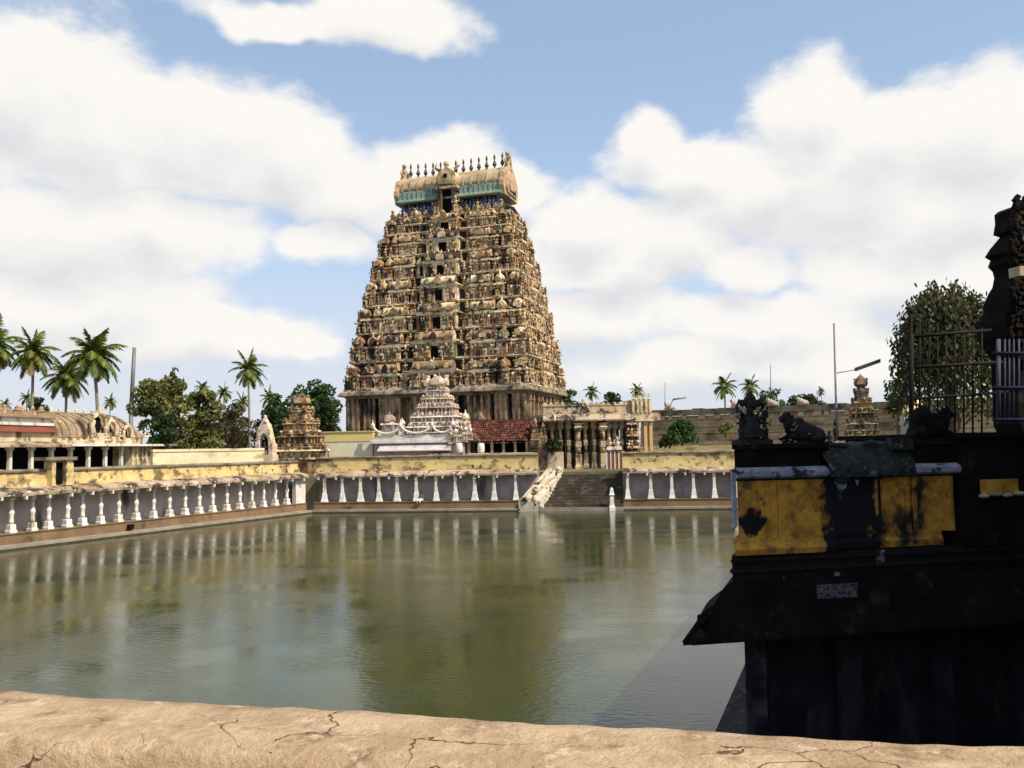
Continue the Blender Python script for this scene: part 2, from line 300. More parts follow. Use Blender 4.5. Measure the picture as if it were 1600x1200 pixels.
# ---------------------------------------------------------------- ground, water, tank plan
GZ=3.6
TA=atZ(487,802,0); TB0=atZ(1150,796,0)               # far left corner of the tank, and where the far side passes behind the near building
TL=atZ(0,862,0)                                      # left side at the left edge of the frame
dl=(TL-TA).normalized(); df=(TB0-TA).normalized()
RB=Vector((5.9,24,0)); dr=Vector((.345,.94,0)).normalized()   # right bank
def isect(p,d,q,e):
    # p+d*t = q+e*u in the plane
    det=d.x*(-e.y)+e.x*d.y; b=q-p; t=(b.x*(-e.y)+e.x*b.y)/det; return p+d*t
TB=isect(TA,df,RB,dr); TC=RB+dr*((3.4-24)/dr.y); TD=TA+dl*((3.4-TA.y)/dl.y)
def offs(pts,k):
    c=sum(pts,Vector())/len(pts); return [p+(p-c).normalized()*k for p in pts]
tank=[TA,TB,TC,TD]
def offs4(kf,kr,kn,kl):
    ns=[Vector((-df.y,df.x,0)),Vector((dr.y,-dr.x,0)),Vector((0,-1,0)),Vector((-(TA-TD).normalized().y,(TA-TD).normalized().x,0))]
    ks=[kf,kr,kn,kl]; P_=[TA,TB,TC,TD]; D_=[df,-dr,Vector((-1,0,0)),(TA-TD).normalized()]
    L_=[(P_[i]+ns[i]*ks[i],D_[i]) for i in range(4)]
    return [isect(L_[3][0],L_[3][1],L_[0][0],L_[0][1]),isect(L_[0][0],L_[0][1],L_[1][0],L_[1][1]),isect(L_[1][0],L_[1][1],L_[2][0],L_[2][1]),isect(L_[2][0],L_[2][1],L_[3][0],L_[3][1])]
hole=offs4(3.38,16,4,3.38)
mb=MB(); out=[Vector((-4000,4000,0)),Vector((4000,4000,0)),Vector((4000,-4000,0)),Vector((-4000,-4000,0))]
vs=[(p.x,p.y,GZ) for p in hole]+[(p.x,p.y,GZ) for p in out]+[(p.x,p.y,-1) for p in hole]
mb.add(vs,[(4,5,1,0),(5,6,2,1),(6,7,3,2),(7,4,0,3),(0,1,9,8),(1,2,10,9),(2,3,11,10),(3,0,8,11)])
o=mb.build('ground',M_ground); o['kind']='structure'
# water: murky green, rippled
m=bpy.data.materials.new('tank_water'); m.use_nodes=True; t=m.node_tree; b=t.nodes['Principled BSDF']
b.inputs['Roughness'].default_value=.04; b.inputs['IOR'].default_value=1.33; b.inputs['Specular IOR Level'].default_value=.46
geo=N(t,'ShaderNodeNewGeometry')
nA=N(t,'ShaderNodeTexNoise'); nA.inputs['Scale'].default_value=.12; nA.inputs['Detail'].default_value=3; t.links.new(geo.outputs['Position'],nA.inputs['Vector'])
mc=N(t,'ShaderNodeMix',data_type='RGBA'); t.links.new(maprange(t,nA.outputs[0],.4,.62),mc.inputs['Factor']); mc.inputs['A'].default_value=(.040,.054,.013,1); mc.inputs['B'].default_value=(.028,.044,.014,1)
t.links.new(mc.outputs['Result'],b.inputs['Base Color'])
mpw=N(t,'ShaderNodeMapping'); mpw.inputs['Scale'].default_value=(1,1.8,1); mpw.inputs['Rotation'].default_value=(0,0,.25); t.links.new(geo.outputs['Position'],mpw.inputs['Vector'])
nB=N(t,'ShaderNodeTexNoise'); nB.inputs['Scale'].default_value=3.4; nB.inputs['Detail'].default_value=4; nB.inputs['Roughness'].default_value=.55; t.links.new(mpw.outputs[0],nB.inputs['Vector'])
nC=N(t,'ShaderNodeTexNoise'); nC.inputs['Scale'].default_value=.30; nC.inputs['Detail'].default_value=2; t.links.new(geo.outputs['Position'],nC.inputs['Vector'])
amp=maprange(t,nC.outputs[0],.35,.65,.35,1.0)
bp=N(t,'ShaderNodeBump'); bp.inputs['Distance'].default_value=.05; t.links.new(math_(t,'MULTIPLY',amp,.30),bp.inputs['Strength']); t.links.new(nB.outputs[0],bp.inputs['Height'])
t.links.new(bp.outputs[0],b.inputs['Normal'])
M_water=m
mb=MB(); wt=offs4(.6,.6,2,.6); mb.add([(p.x,p.y,0) for p in wt],[(3,2,1,0)])
o=mb.build('water',M_water); o['kind']='structure'

# ---------------------------------------------------------------- colonnades round the tank
def pillar_mesh():
    m_=MB()
    m_.sq(0,0,[(.26,0),(.26,.14),(.21,.18),(.20,.50),(.17,.56)])
    m_.lathe(0,0,[(.18,.56),(.16,.78),(.14,1.0),(.165,1.15),(.20,1.28),(.20,1.36),(.14,1.48),(.12,1.7),(.115,2.0),(.15,2.06),(.13,2.12)],8,rot=.39)
    m_.sq(0,0,[(.13,2.12),(.20,2.26),(.20,2.40)])
    return m_
def pillar_slim():
    m_=MB(); m_.sq(0,0,[(.30,0),(.29,.10),(.235,.30),(.19,.75),(.15,.9),(.13,1.5),(.12,2.0),(.16,2.08),(.16,2.2),(.13,2.26),(.13,2.4)]); return m_
def colonnade(name_label,P0,dirv,L,plist,slim,roofmat_seed,parapet_top,gap=None):
    """local frame: x along the water edge, y away from the water"""
    rz=math.atan2(dirv.y,dirv.x)
    t_=thing('colonnade',name_label,'colonnade',(P0.x,P0.y,0),rz)
    z0=1.02
    part(t_,'kerb',M_lip,lambda m_:m_.box(0,L,-.05,.75,-.8,.30))
    part(t_,'tide_band',M_tide,lambda m_:m_.box(0,L,-.062,-.052,-.3,.11))
    part(t_,'plinth',M_ledge,lambda m_:(m_.box(0,L,.62,3.4,-.8,z0-.08),m_.box(0,L,.56,3.42,z0-.077,z0)))
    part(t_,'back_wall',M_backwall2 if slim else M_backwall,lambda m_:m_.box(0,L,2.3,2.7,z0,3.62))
    def roof(m_):
        r=random.Random(roofmat_seed); x=0
        while x<L-.01:
            x2=min(L,x+r.uniform(.7,1.6)); dz=r.uniform(-.035,.035); dy=r.uniform(-.07,.05)
            eo=.42 if slim else 0
            m_.prism([(.12+eo+dy,3.42+dz),(.12+eo+dy,3.60+dz),(.40+eo,3.80+dz*.5),(1.6,4.02),(3.3,4.08),(3.3,3.42)],'x',x,x2); x=x2
    ro=part(t_,'roof_slab',M_slab,roof)
    r=random.Random(roofmat_seed+5); bk0=MB().box(-.07,.07,.47 if slim else .05,.84 if slim else .42,3.2,3.43).build('bracket',M_white,t_); x=.5; bk0.location.x=x
    while x<L-2.2:
        x+=1.77; bb=bk0.copy(); COL.objects.link(bb); bb.parent=t_; bb.location=(x,0,r.uniform(-.02,.0))
    part(t_,'parapet',M_yellow,lambda m_:(m_.box(0,L,1.62,1.95,3.95,parapet_top-.22),m_.box(0,L,1.42,1.62,3.9,4.45,0,.05)))
    def cop(m_):
        r=random.Random(roofmat_seed+9); x=0
        while x<L-.01:
            x2=min(L,x+r.uniform(.8,2.2)); d=r.uniform(-.02,.02)
            m_.prism([(1.52,parapet_top-.22),(1.50,parapet_top-.12+d),(1.66,parapet_top+d),(1.92,parapet_top+d),(2.05,parapet_top-.22)],'x',x,x2); x=x2
    part(t_,'coping',M_coping,cop)
    src=(pillar_slim() if slim else pillar_mesh()).build('pillar',M_colwhite,t_)
    for i,x in enumerate(plist):
        p=src if i==0 else src.copy()
        if i: COL.objects.link(p); p.parent=t_
        p.location=(x,.95 if not slim else .85,z0); rv=random.Random(i*7+roofmat_seed); p.rotation_euler=(rv.uniform(-.012,.012),rv.uniform(-.014,.014),rv.uniform(-.08,.08)); k_=rv.uniform(.93,1.08); p.scale=(k_,k_,1)
    return t_
def along(P0,dirv,px,y_in,back):
    """distance along the side at which photo column px crosses the line set back by `back`"""
    n=Vector((-dirv.y,dirv.x,0)); q=P0+n*back; d=ray(px,700); o_=Vector((0,0,0))
    # intersect horizontal ray with line
    dd=Vector((d.x,d.y,0)); det=dd.x*(-dirv.y)+dirv.x*dd.y; b_=q-o_; tt=(b_.x*(-dirv.y)+dirv.x*b_.y)/det
    return (o_+dd*tt-q).dot(dirv)
# left side: x runs from near to far so that +y is away from the water
PL=TD; dirL=(TA-TD).normalized(); LL=(TA-TD).length
lp=[20,53,78,107,131,159,187,214,241,266,290,312,333,355,375,394,412,430,448,464]
lx=[along(PL,dirL,p,0,.95) for p in lp]
sp=1.75; extra=[lx[0]-sp*k for k in range(1,4)]
colonnade('long sunlit colonnade of white baluster pillars along the left bank of the tank',PL,dirL,LL+.0,lx+extra,False,3,5.15)
# far side, left stretch and right stretch, with the ghat between them
nF=Vector((-df.y,df.x,0))
xg0=along(TA,df,838,0,.3); xg1=along(TA,df,972,0,.3); LR=(TB-TA).length
fp=[507,535,563,592,620,650,681,711,741,771,805]
xc=along(TA,df,845,0,0)
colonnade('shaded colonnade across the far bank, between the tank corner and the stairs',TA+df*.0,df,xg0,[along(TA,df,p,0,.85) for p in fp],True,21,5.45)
fr=[975,1011,1044,1078,1110,1143]
PR=TA+df*xg1
colonnade('short colonnade across the far bank, to the right of the stairs',PR,df,LR-xg1+1,[along(PR,df,p+4,0,.85) for p in fr]+[along(PR,df,p,0,.85) for p in (1178,1212)],True,33,5.45)
# white corner panel where the two colonnades meet
def cor(m_): m_.box(LL-1.75,LL-.15,.55,.9,1.02,3.4)
mb=MB(); mb.box(-1.7,-.15,.0,.3,0,2.38); mb.box(-1.75,-1.5,-.06,.36,0,2.38); mb.box(-1.2,-.5,-.05,.0,.0,1.2,.1,0)
cp=mb.build('corner_pier',M_white); n_=Vector((-dirL.y,dirL.x,0)); q=TA+n_*.62; cp.location=(q.x,q.y,1.022); cp.rotation_euler=(0,0,math.atan2(dirL.y,dirL.x)); tag(cp,'whitewashed corner pier where the two colonnades meet','pier')

# ---------------------------------------------------------------- ghat stairs, flank wall, post
fr_=math.atan2(df.y,df.x)
gh=thing('ghat_stairs','dark stone bathing steps going down to the water at the far bank','stairs',(TA.x,TA.y,0),fr_)
part(gh,'steps',M_step,lambda m_:[m_.box(xg0-.0,xg1-.004,.3+.29*i,3.6,-.8 if i==0 else .33+.3*(i-1),.33+.3*i) for i in range(11)])
part(gh,'kerb',M_lip,lambda m_:m_.box(xg0+.004,xg1-.004,-.05,.3,-.8,.297))
fl=thing('flank_wall','stained white sloping balustrade at the left edge of the far stairs','balustrade',(TA.x,TA.y,0),fr_)
xa=along(TA,df,806,0,.1); xb=along(TA,df,862,0,1.8); xb2=along(TA,df,878,0,1.8)
def flank(m_):
    # a thick raking wall that widens towards the water
    bot=[(xa+.2,-.15),(xg0+.25,-.15),(xb2,3.6),(xb-.6,3.6)]
    zb=[.95,1.0,3.95,3.95]
    vs=[(x,y,-.2 if y<0 else .3) for x,y in bot]+[(x,y,z) for (x,y),z in zip(bot,zb)]
    m_.add(vs,[(0,1,5,4),(1,2,6,5),(2,3,7,6),(3,0,4,7),(4,5,6,7)])
M_flank=mat('stained_white_plaster',(.70,.62,.47),(.54,.46,.33),.9,stain=(.06,.045,.03),stain_lo=.53,stain_hi=.60,sscale=1.3,bump=.4)
part(fl,'wall',M_flank,flank)
part(fl,'rail',M_flank,lambda m_:m_.tube([(xa+(xb-xa)*k/9+.7+.12*math.sin(k*2.1),-.1+3.4*k/9,1.0+2.95*k/9+.06*math.sin(k*3.3)) for k in range(10)],[.34+.06*math.sin(k*2.7) for k in range(10)],8))
pp=atZ(954,797,.0)
po=MB(); po.sq(0,0,[(.28,-.4),(.28,.3),(.20,.5),(.17,1.3),(.24,1.45),(.19,1.6),(.14,2.0),(.05,2.15)]); 
q=TA+df*along(TA,df,954,0,.1)+nF*.12
o=po.build('bollard',M_colwhite); o.location=(q.x,q.y,0); tag(o,'white stone post standing at the water edge beside the stairs','post')

# ---------------------------------------------------------------- seated person on the far ledge
q=TA+df*along(TA,df,657,0,.5)+nF*.62
pe=thing('person','person sitting on the far ledge with white waist cloth and legs hanging down','person',(q.x,q.y,1.02),fr_-.35)
def person(parent):
    me=bpy.data.meshes.new('body')
    P=[(0,.0,.10),(0,.03,.35),(0,0,.56),(0,-.01,.64),(0,-.03,.75),(0,-.03,.88),
       (-.17,.0,.53),(-.24,-.05,.28),(-.16,-.27,.14),(.17,.0,.53),(.24,-.05,.28),(.18,-.28,.14),
       (-.11,-.08,.09),(-.13,-.48,.11),(-.12,-.50,-.30),(-.12,-.62,-.34),(.11,-.08,.09),(.14,-.46,.11),(.16,-.56,-.28),(.17,-.68,-.31)]
    E=[(0,1),(1,2),(2,3),(3,4),(4,5),(2,6),(6,7),(7,8),(2,9),(9,10),(10,11),(0,12),(12,13),(13,14),(14,15),(0,16),(16,17),(17,18),(18,19)]
    rad=[.15,.13,.15,.055,.095,.07,.065,.045,.035,.065,.045,.035,.095,.075,.045,.035,.095,.075,.045,.035]
    me.from_pydata(P,E,[]); me.materials.append(M_skin)
    o=bpy.data.objects.new('body',me); COL.objects.link(o); o.parent=parent
    sk=o.modifiers.new('skin','SKIN'); o.modifiers.new('sub','SUBSURF').levels=2; o.modifiers['sub'].render_levels=2
    for i,v in enumerate(me.skin_vertices[0].data): v.radius=(rad[i],rad[i]); v.use_root=(i==0)
    sk.use_smooth_shade=True
person(pe)
part(pe,'waist_cloth',M_cloth,lambda m_:(m_.lathe(0,0,[(.20,-.0),(.21,.10),(.185,.24),(.17,.30)],10),m_.tube([(-.12,-.05,.10),(-.14,-.47,.11),(-.13,-.55,-.18)],[.12,.10,.085],8),m_.tube([(.12,-.05,.10),(.15,-.45,.11),(.165,-.55,-.16)],[.12,.10,.085],8)))
part(pe,'hair',M_hair,lambda m_:m_.blob((0,.0,.86),(.105,.115,.11)))

# ---------------------------------------------------------------- gopuram
def nasi(m_,u,o_,z,r,dep=.25):                      # horseshoe gable, in the current frame (x along, y=-outward)
    pts=[]
    for k in range(9):
        a=math.pi*(-.15+1.3*k/8); pts.append((u+r*math.cos(a),z+r*1.05*math.sin(a)))
    pts.insert(5,(u,z+r*1.5)) if False else None
    m_.prism(pts,'y',-o_-dep,-o_)
    m_.sq(u,-o_-dep*.5,[(.10*r/.5,z+r*.9),(.16*r/.5,z+r*1.25),(.03,z+r*1.65)])
def kuta(m_,u,o_,z,w_,h,dome=True):
    """small domed shrine, base centre at (u, outward o_)"""
    y=-o_; b=w_/2
    m_.box(u-b,u+b,y-b,y+b,z,z+h*.07)
    for sx in (-1,1):
        for sy in (-1,1): m_.box(u+sx*b*.78-b*.14,u+sx*b*.78+b*.14,y+sy*b*.78-b*.14,y+sy*b*.78+b*.14,z+h*.07,z+h*.42)
    m_.box(u-b*.66,u+b*.66,y-b*.66,y+b*.66,z+h*.07,z+h*.42)
    m_.sq(u,y,[(b*.85,z+h*.42),(b*1.12,z+h*.45),(b*1.0,z+h*.52),(b*.62,z+h*.54),(b*.6,z+h*.60)])
    m_.lathe(u,y,[(b*.72,z+h*.60),(b*.98,z+h*.64),(b*1.0,z+h*.70),(b*.86,z+h*.79),(b*.5,z+h*.87),(b*.16,z+h*.91),(b*.22,z+h*.95),(b*.05,z+h*1.04)],8,rot=math.pi/8)
    nasi(m_,u,o_+b*.86,z+h*.66,b*.42,b*.25)
def sala(m_,u,o_,z,w_,d,h,fin=3):
    y=-o_; b=w_/2; e=d/2
    m_.box(u-b,u+b,y-e,y+e,z,z+h*.07)
    n=max(3,int(w_/.55))
    for i in range(n+1):
        x=u-b*.92+(b*1.84)*i/n; m_.box(x-.07,x+.07,y-e*.98,y-e*.70,z+h*.07,z+h*.42)
    m_.box(u-b*.86,u+b*.86,y-e*.7,y+e,z+h*.07,z+h*.42)
    mc_=getattr(m_,'hl',m_); mc_.M=m_.M
    for dz,k in ((.42,1.0),(.455,1.1),(.50,1.0)): mc_.box(u-b*k,u+b*k,y-e*k*1.05,y+e,z+h*dz,z+h*(dz+.036))
    m_.box(u-b*.8,u+b*.8,y-e*.6,y+e,z+h*.536,z+h*.60)
    pr=[]
    for k in range(9):
        a=math.pi*k/8; pr.append((y-e*1.0*math.cos(a)*(1.0 if 0<k<8 else .85),z+h*.60+h*.28*math.sin(a)**.8 if 0<k<8 else z+h*.60))
    m_.prism(pr,'x',u-b*.95,u+b*.95,True)
    for sx in (-1,1): m_.prism([(p[0]*1.0+(p[0]-y)*.14,p[1]+h*.03) for p in pr],'x',u+sx*b*.97-.06,u+sx*b*.97+.06)
    nasi(m_,u,o_+e*.95,z+h*.68,min(.55,h*.17),.2)
    if w_>2.2:
        for sx in (-.6,.6): nasi(m_,u+sx*b,o_+e*.95,z+h*.66,min(.34,h*.11),.14)
    for i in range(fin):
        x=u-b*.8+(1.6*b)*(i/(fin-1) if fin>1 else .5); m_.lathe(x,y,[(.05,z+h*.87),(.12,z+h*.92),(.04,z+h*.97),(.02,z+h*1.05)],5)
def figure(m_,u,o_,z,h,r,seated=False):
    y=-o_; s=h
    lean=r.uniform(-.06,.06)*s; a1=r.uniform(.1,.5); a2=r.uniform(-.3,.6)
    m_.box(u-.16*s,u+.16*s,y-.14*s,y+.14*s,z,z+.06*s)
    if seated:
        m_.box(u-.24*s,u+.24*s,y-.2*s,y+.08*s,z+.06*s,z+.26*s,.05*s,.04*s)
    else:
        for sx in (-1,1): m_.box(u+sx*.075*s-.06*s,u+sx*.075*s+.06*s,y-.07*s,y+.05*s,z+.06*s,z+.46*s,.005*s,0)
        m_.box(u-.15*s,u+.15*s,y-.1*s,y+.07*s,z+.36*s,z+.52*s,.03*s,.01*s)
    t0=z+(.26 if seated else .50)*s
    m_.lathe(u+lean*.3,y,[(.10*s,t0),(.09*s,t0+.1*s),(.155*s,t0+.25*s),(.06*s,t0+.30*s)],6,sy=.75)
    m_.lathe(u+lean,y-.01*s,[(.05*s,t0+.29*s),(.085*s,t0+.34*s),(.085*s,t0+.42*s),(.10*s,t0+.44*s),(.07*s,t0+.52*s),(.02*s,t0+.60*s)],6)
    m_.tube([(u-.14*s,y,t0+.23*s),(u-.26*s,y-.05*s,t0+.23*s-a1*.2*s),(u-.22*s-a1*.1*s,y-.14*s,t0+.2*s+a2*.3*s)],[.045*s,.038*s,.03*s],4)
    m_.tube([(u+.14*s,y,t0+.23*s),(u+.27*s,y-.05*s,t0+.14*s),(u+.24*s,y-.15*s,t0+.16*s+a1*.5*s)],[.045*s,.038*s,.03*s],4)
FACE={'front':Matrix.Identity(4),'right':Matrix.Rotation(math.pi/2,4,'Z'),'left':Matrix.Rotation(-math.pi/2,4,'Z'),'back':Matrix.Rotation(math.pi,4,'Z')}
TW=thing('temple_tower','huge seven-storey carved gateway tower rising beyond the tank','tower',(-8.1,135.8,GZ),R(-18))
BW,BD,BH=13.6,9.4,11.1       # half sizes of the stone base, and its height
def tbase(m_):
    m_.rect([(BW+.9,BD+.9,-1),(BW+.9,BD+.9,.7),(BW+.5,BD+.5,.9),(BW+.5,BD+.5,1.4),(BW+.7,BD+.7,1.6),(BW+.7,BD+.7,1.9),(BW-1.1,BD-1.1,2.0),(BW-1.1,BD-1.1,9.9)])
    for fc,(W,D) in (('front',(BW,BD)),('right',(BD,BW)),('left',(BD,BW)),('back',(BW,BD))):
        m_.M=FACE[fc]; r=random.Random(hash(fc)%7+3)
        bays=[(-.93,.14),(-.74,.13),(-.50,.24),(-.2,.14),(.2,.14),(.50,.24),(.74,.13),(.93,.14)] if fc in('front','back') else [(-.88,.2),(-.45,.26),(0,.26),(.45,.26),(.88,.2)]
        for (c,wd) in bays:
            u=c*W; b=wd*W*.5; pj=.35
            m_.box(u-b,u+b,-D-pj,-D+1.2,1.9,9.9)
            n=max(2,int(2*b/.95))
            for i in range(n+1):
                x=u-b+.14+(2*b-.28)*i/n
                m_.box(x-.15,x+.15,-D-pj-.22,-D-pj,2.2,8.9); m_.box(x-.24,x+.24,-D-pj-.32,-D-pj,8.9,9.15); m_.box(x-.18,x+.18,-D-pj-.26,-D-pj,9.15,9.85)
                m_.box(x-.2,x+.2,-D-pj-.28,-D-pj,2.0,2.6); m_.box(x-.2,x+.2,-D-pj-.27,-D-pj,5.6,5.85)
            if wd>.2:      # niche with a little pediment
                m_.box(u-.75,u-.55,-D-pj-.45,-D-pj,3.2,6.4); m_.box(u+.55,u+.75,-D-pj-.45,-D-pj,3.2,6.4)
                m_.box(u-1.0,u+1.0,-D-pj-.6,-D-pj,6.4,6.65); m_.box(u-.8,u+.8,-D-pj-.5,-D-pj,6.65,6.95,.15,0); m_.box(u-.45,u+.45,-D-pj-.45,-D-pj,6.95,7.5,.2,0); m_.box(u-.9,u+.9,-D-pj-.5,-D-pj,2.9,3.2)
        for i in range(int(2*W/1.0)):
            x=-W+.5+i*1.0; m_.box(x-.10,x+.10,-D+.65,-D+1.3,2.0,9.9)
    m_.M=Matrix.Identity(4)
part(TW,'stone_base',M_base,tbase)
def niches(m_):
    for fc,(W,D) in (('front',(BW,BD)),('right',(BD,BW))):
        m_.M=FACE[fc]
        for c in ((-.5,.5) if fc=='front' else (-.45,0,.45)): m_.box(c*W-.55,c*W+.55,-D-.34,-D-.303,3.2,6.4)
    m_.M=Matrix.Identity(4)
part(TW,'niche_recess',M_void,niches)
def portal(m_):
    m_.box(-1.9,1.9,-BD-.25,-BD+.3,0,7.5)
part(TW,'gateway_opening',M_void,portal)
def tcorn(m_):
    W,D=BW,BD
    m_.rect([(W+.35,D+.35,9.9),(W+.45,D+.45,10.15),(W+1.15,D+1.15,10.25),(W+1.2,D+1.2,10.4),(W+1.0,D+1.0,10.8),(W+.55,D+.55,11.05),(W+.5,D+.5,11.15)])
    for fc,(W,D) in (('front',(BW,BD)),('right',(BD,BW)),('left',(BD,BW))):
        m_.M=FACE[fc]
        for i in range(int(2*W/1.9)+1): nasi(m_,-W+.6+i*1.9,D+1.0,10.55,.26,.15)
    m_.M=Matrix.Identity(4)
part(TW,'base_cornice',mat('grey_cornice_stone',(.36,.28,.19),(.21,.165,.115),.6,stain=(.05,.04,.035),stain_lo=.49,stain_hi=.66,sscale=.5,bump=.4),tcorn)
ZS=[11.15,15.3,19.6,23.8,27.8,31.4,34.9,37.6]
WS=[14.1,13.6,12.95,12.25,11.5,10.75,10.0,9.2]
DS=[9.7,8.95,8.1,7.2,6.35,5.5,4.7,3.85]
figs=[]   # figures large enough to be parts of their own
FMESH=None
for k in range(7):
    z0,z1=ZS[k],ZS[k+1]; H=z1-z0; W,D=WS[k],DS[k]; W2,D2=WS[k+1],DS[k+1]
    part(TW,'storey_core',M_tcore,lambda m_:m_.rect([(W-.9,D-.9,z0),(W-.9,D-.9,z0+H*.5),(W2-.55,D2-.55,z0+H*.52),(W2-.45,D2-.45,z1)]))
    part(TW,'storey_ledge',M_hl,lambda m_:m_.rect([(W+.05,D+.05,z0-.12),(W+.22,D+.22,z0-.06),(W+.2,D+.2,z0+.06),(W+.0,D+.0,z0+.11)]))
    def bands(m_):
        m_.rect([(W-.2,D-.2,z0),(W-.2,D-.2,z0+.12),(W-.45,D-.45,z0+.2),(W-.3,D-.3,z0+.3)])
        m_.rect([(W-.75,D-.75,z0+H*.43),(W-.25,D-.25,z0+H*.47),(W-.2,D-.2,z0+H*.50),(W-.5,D-.5,z0+H*.55)])
        m_.rect([(W2-.4,D2-.4,z1-.3),(W2-.05,D2-.05,z1-.24),(W2-.1,D2-.1,z1-.1),(W2-.3,D2-.3,z1-.002)])
    part(TW,'storey_band',M_tband,bands)
    HLm=MB()
    def shr(m_):
        m_.hl=HLm
        for fc,(A,B) in (('front',(W,D)),('right',(D,W)),('left',(D,W)),('back',(W,D))):
            m_.M=FACE[fc]; r=random.Random(k*9+len(fc))
            if fc=='back':
                sala(m_,0,B-1,z0+.1,A,1.4,H,3); continue
            ck=A*.13 if fc=='front' else min(1.6,A*.26)
            ck=max(1.8,ck*1.2)
            for sx in (-1,1): kuta(m_,sx*(A-ck*.5-.05),B-ck*.5-.05,z0+.05,ck,H*1.02)
            if fc=='front':
                for sx in (-1,1):
                    kuta(m_,sx*A*.745,B-.6,z0+.05,A*.125,H*.97)
                    sala(m_,sx*A*.53,B-.6,z0+.05,A*.27,1.3,H*1.0,3)
                    kuta(m_,sx*A*.345,B-1.0,z0+.05,A*.07,H*.9)
                # central bay: two jambs, lintel storey roof
                cb=A*.24; dw=.62
                for sx in (-1,1):
                    x0,x1=sorted((sx*dw,sx*cb)); m_.box(x0,x1,-B-.35,-B+.9,z0,z0+H*.5)
                    for q in (.15,.5,.85): xx=x0+(x1-x0)*q; m_.box(xx-.09,xx+.09,-B-.5,-B-.35,z0+.1,z0+H*.5)
                m_.box(-dw,dw,-B-.3,-B+.9,z0+H*.42,z0+H*.5)
                for dz,kk in ((.50,1.0),(.545,1.12),(.59,1.0)): m_.hl.M=m_.M; m_.hl.box(-cb*kk,cb*kk,-B-.35-.35*kk+.3,-B+.9,z0+H*dz,z0+H*(dz+.046))
                pr=[]
                for q in range(9):
                    a=math.pi*q/8; pr.append((-B+.1-.75*math.cos(a),z0+H*.64+H*.28*math.sin(a)))
                m_.prism(pr,'x',-cb*.9,cb*.9,True); nasi(m_,0,B+.55,z0+H*.70,.62,.25)
                for sx in (-.65,.65): nasi(m_,sx*cb,B+.5,z0+H*.68,.34,.2)
                for q in range(5): m_.lathe(-cb*.8+cb*.4*q,-B+.1,[(.06,z0+H*.91),(.13,z0+H*.96),(.03,z0+H*1.06)],5)
            else:
                if A>5.2:
                    for sx in (-1,1): kuta(m_,sx*A*.52,B-.6,z0+.05,A*.13,H*.95)
                    sala(m_,0,B-.55,z0+.05,A*.5,1.3,H*1.02,3)
                else: sala(m_,0,B-.55,z0+.05,A*.72,1.2,H*1.0,3)
        m_.M=Matrix.Identity(4)
    part(TW,'storey_shrines',M_sculpt,shr); HLm.build('shrine_cornice',M_hl,TW)
    def door(m_): m_.box(-.62,.62,-D-.2,-D+.9,z0+.12,z0+H*.42)
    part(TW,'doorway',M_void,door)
    # sculpted figures standing in rows
    bandm=MB()
    for fc,(A,B) in (('front',(W,D)),('right',(D,W)),('left',(D,W))):
        r=random.Random(k*31+len(fc)); M_=FACE[fc]; bandm.M=M_
        spots=[]
        n=int(2*A/.92)
        for i in range(n):
            u=-A+.4+(2*A-.8)*i/(n-1)
            if fc=='front' and abs(u)<.8: continue
            if fc=='front' and .24<abs(u)/A<.30: continue
            spots.append((u+r.uniform(-.1,.1),B+r.uniform(-.1,.12)+(.42 if fc=='front' and abs(u)<A*.26 else 0),z0+.12,H*r.uniform(.38,.50),False))
        n=int(2*A/1.25)
        for i in range(n):
            u=-A+.5+(2*A-1)*i/(n-1); spots.append((u+r.uniform(-.15,.15),B-.05+r.uniform(-.15,.1)+(.35 if fc=='front' and abs(u)<A*.26 else 0),z0+H*.57,H*r.uniform(.26,.36),r.random()<.5))
        for s_ in spots:
            if fc=='front' and not s_[4] and s_[3]>H*.41 and len(figs)<98 : figs.append((M_,s_,k))
            elif fc!='left' or r.random()<.6: figure(bandm,s_[0],s_[1],s_[2],s_[3],r,s_[4])
    bandm.build('figure_band',M_sculpt,TW,kind='stuff')
# two big door guardians per storey plus the chosen large figures, as copies of a few masters
masters=[]
for i in range(5):
    fm=MB(); figure(fm,0,0,0,1.0,random.Random(50+i)); masters.append(fm.build('sculpted_figure',M_sculpt,TW))
used=set()
for i,(M_,s_,k) in enumerate(figs):
    src=masters[i%5]
    if i<5: o=src
    else: o=src.copy(); COL.objects.link(o); o.parent=TW
    p=M_@Vector((s_[0],-s_[1],s_[2])); o.location=p; o.rotation_euler=M_.to_euler(); o.scale=(s_[3],)*3
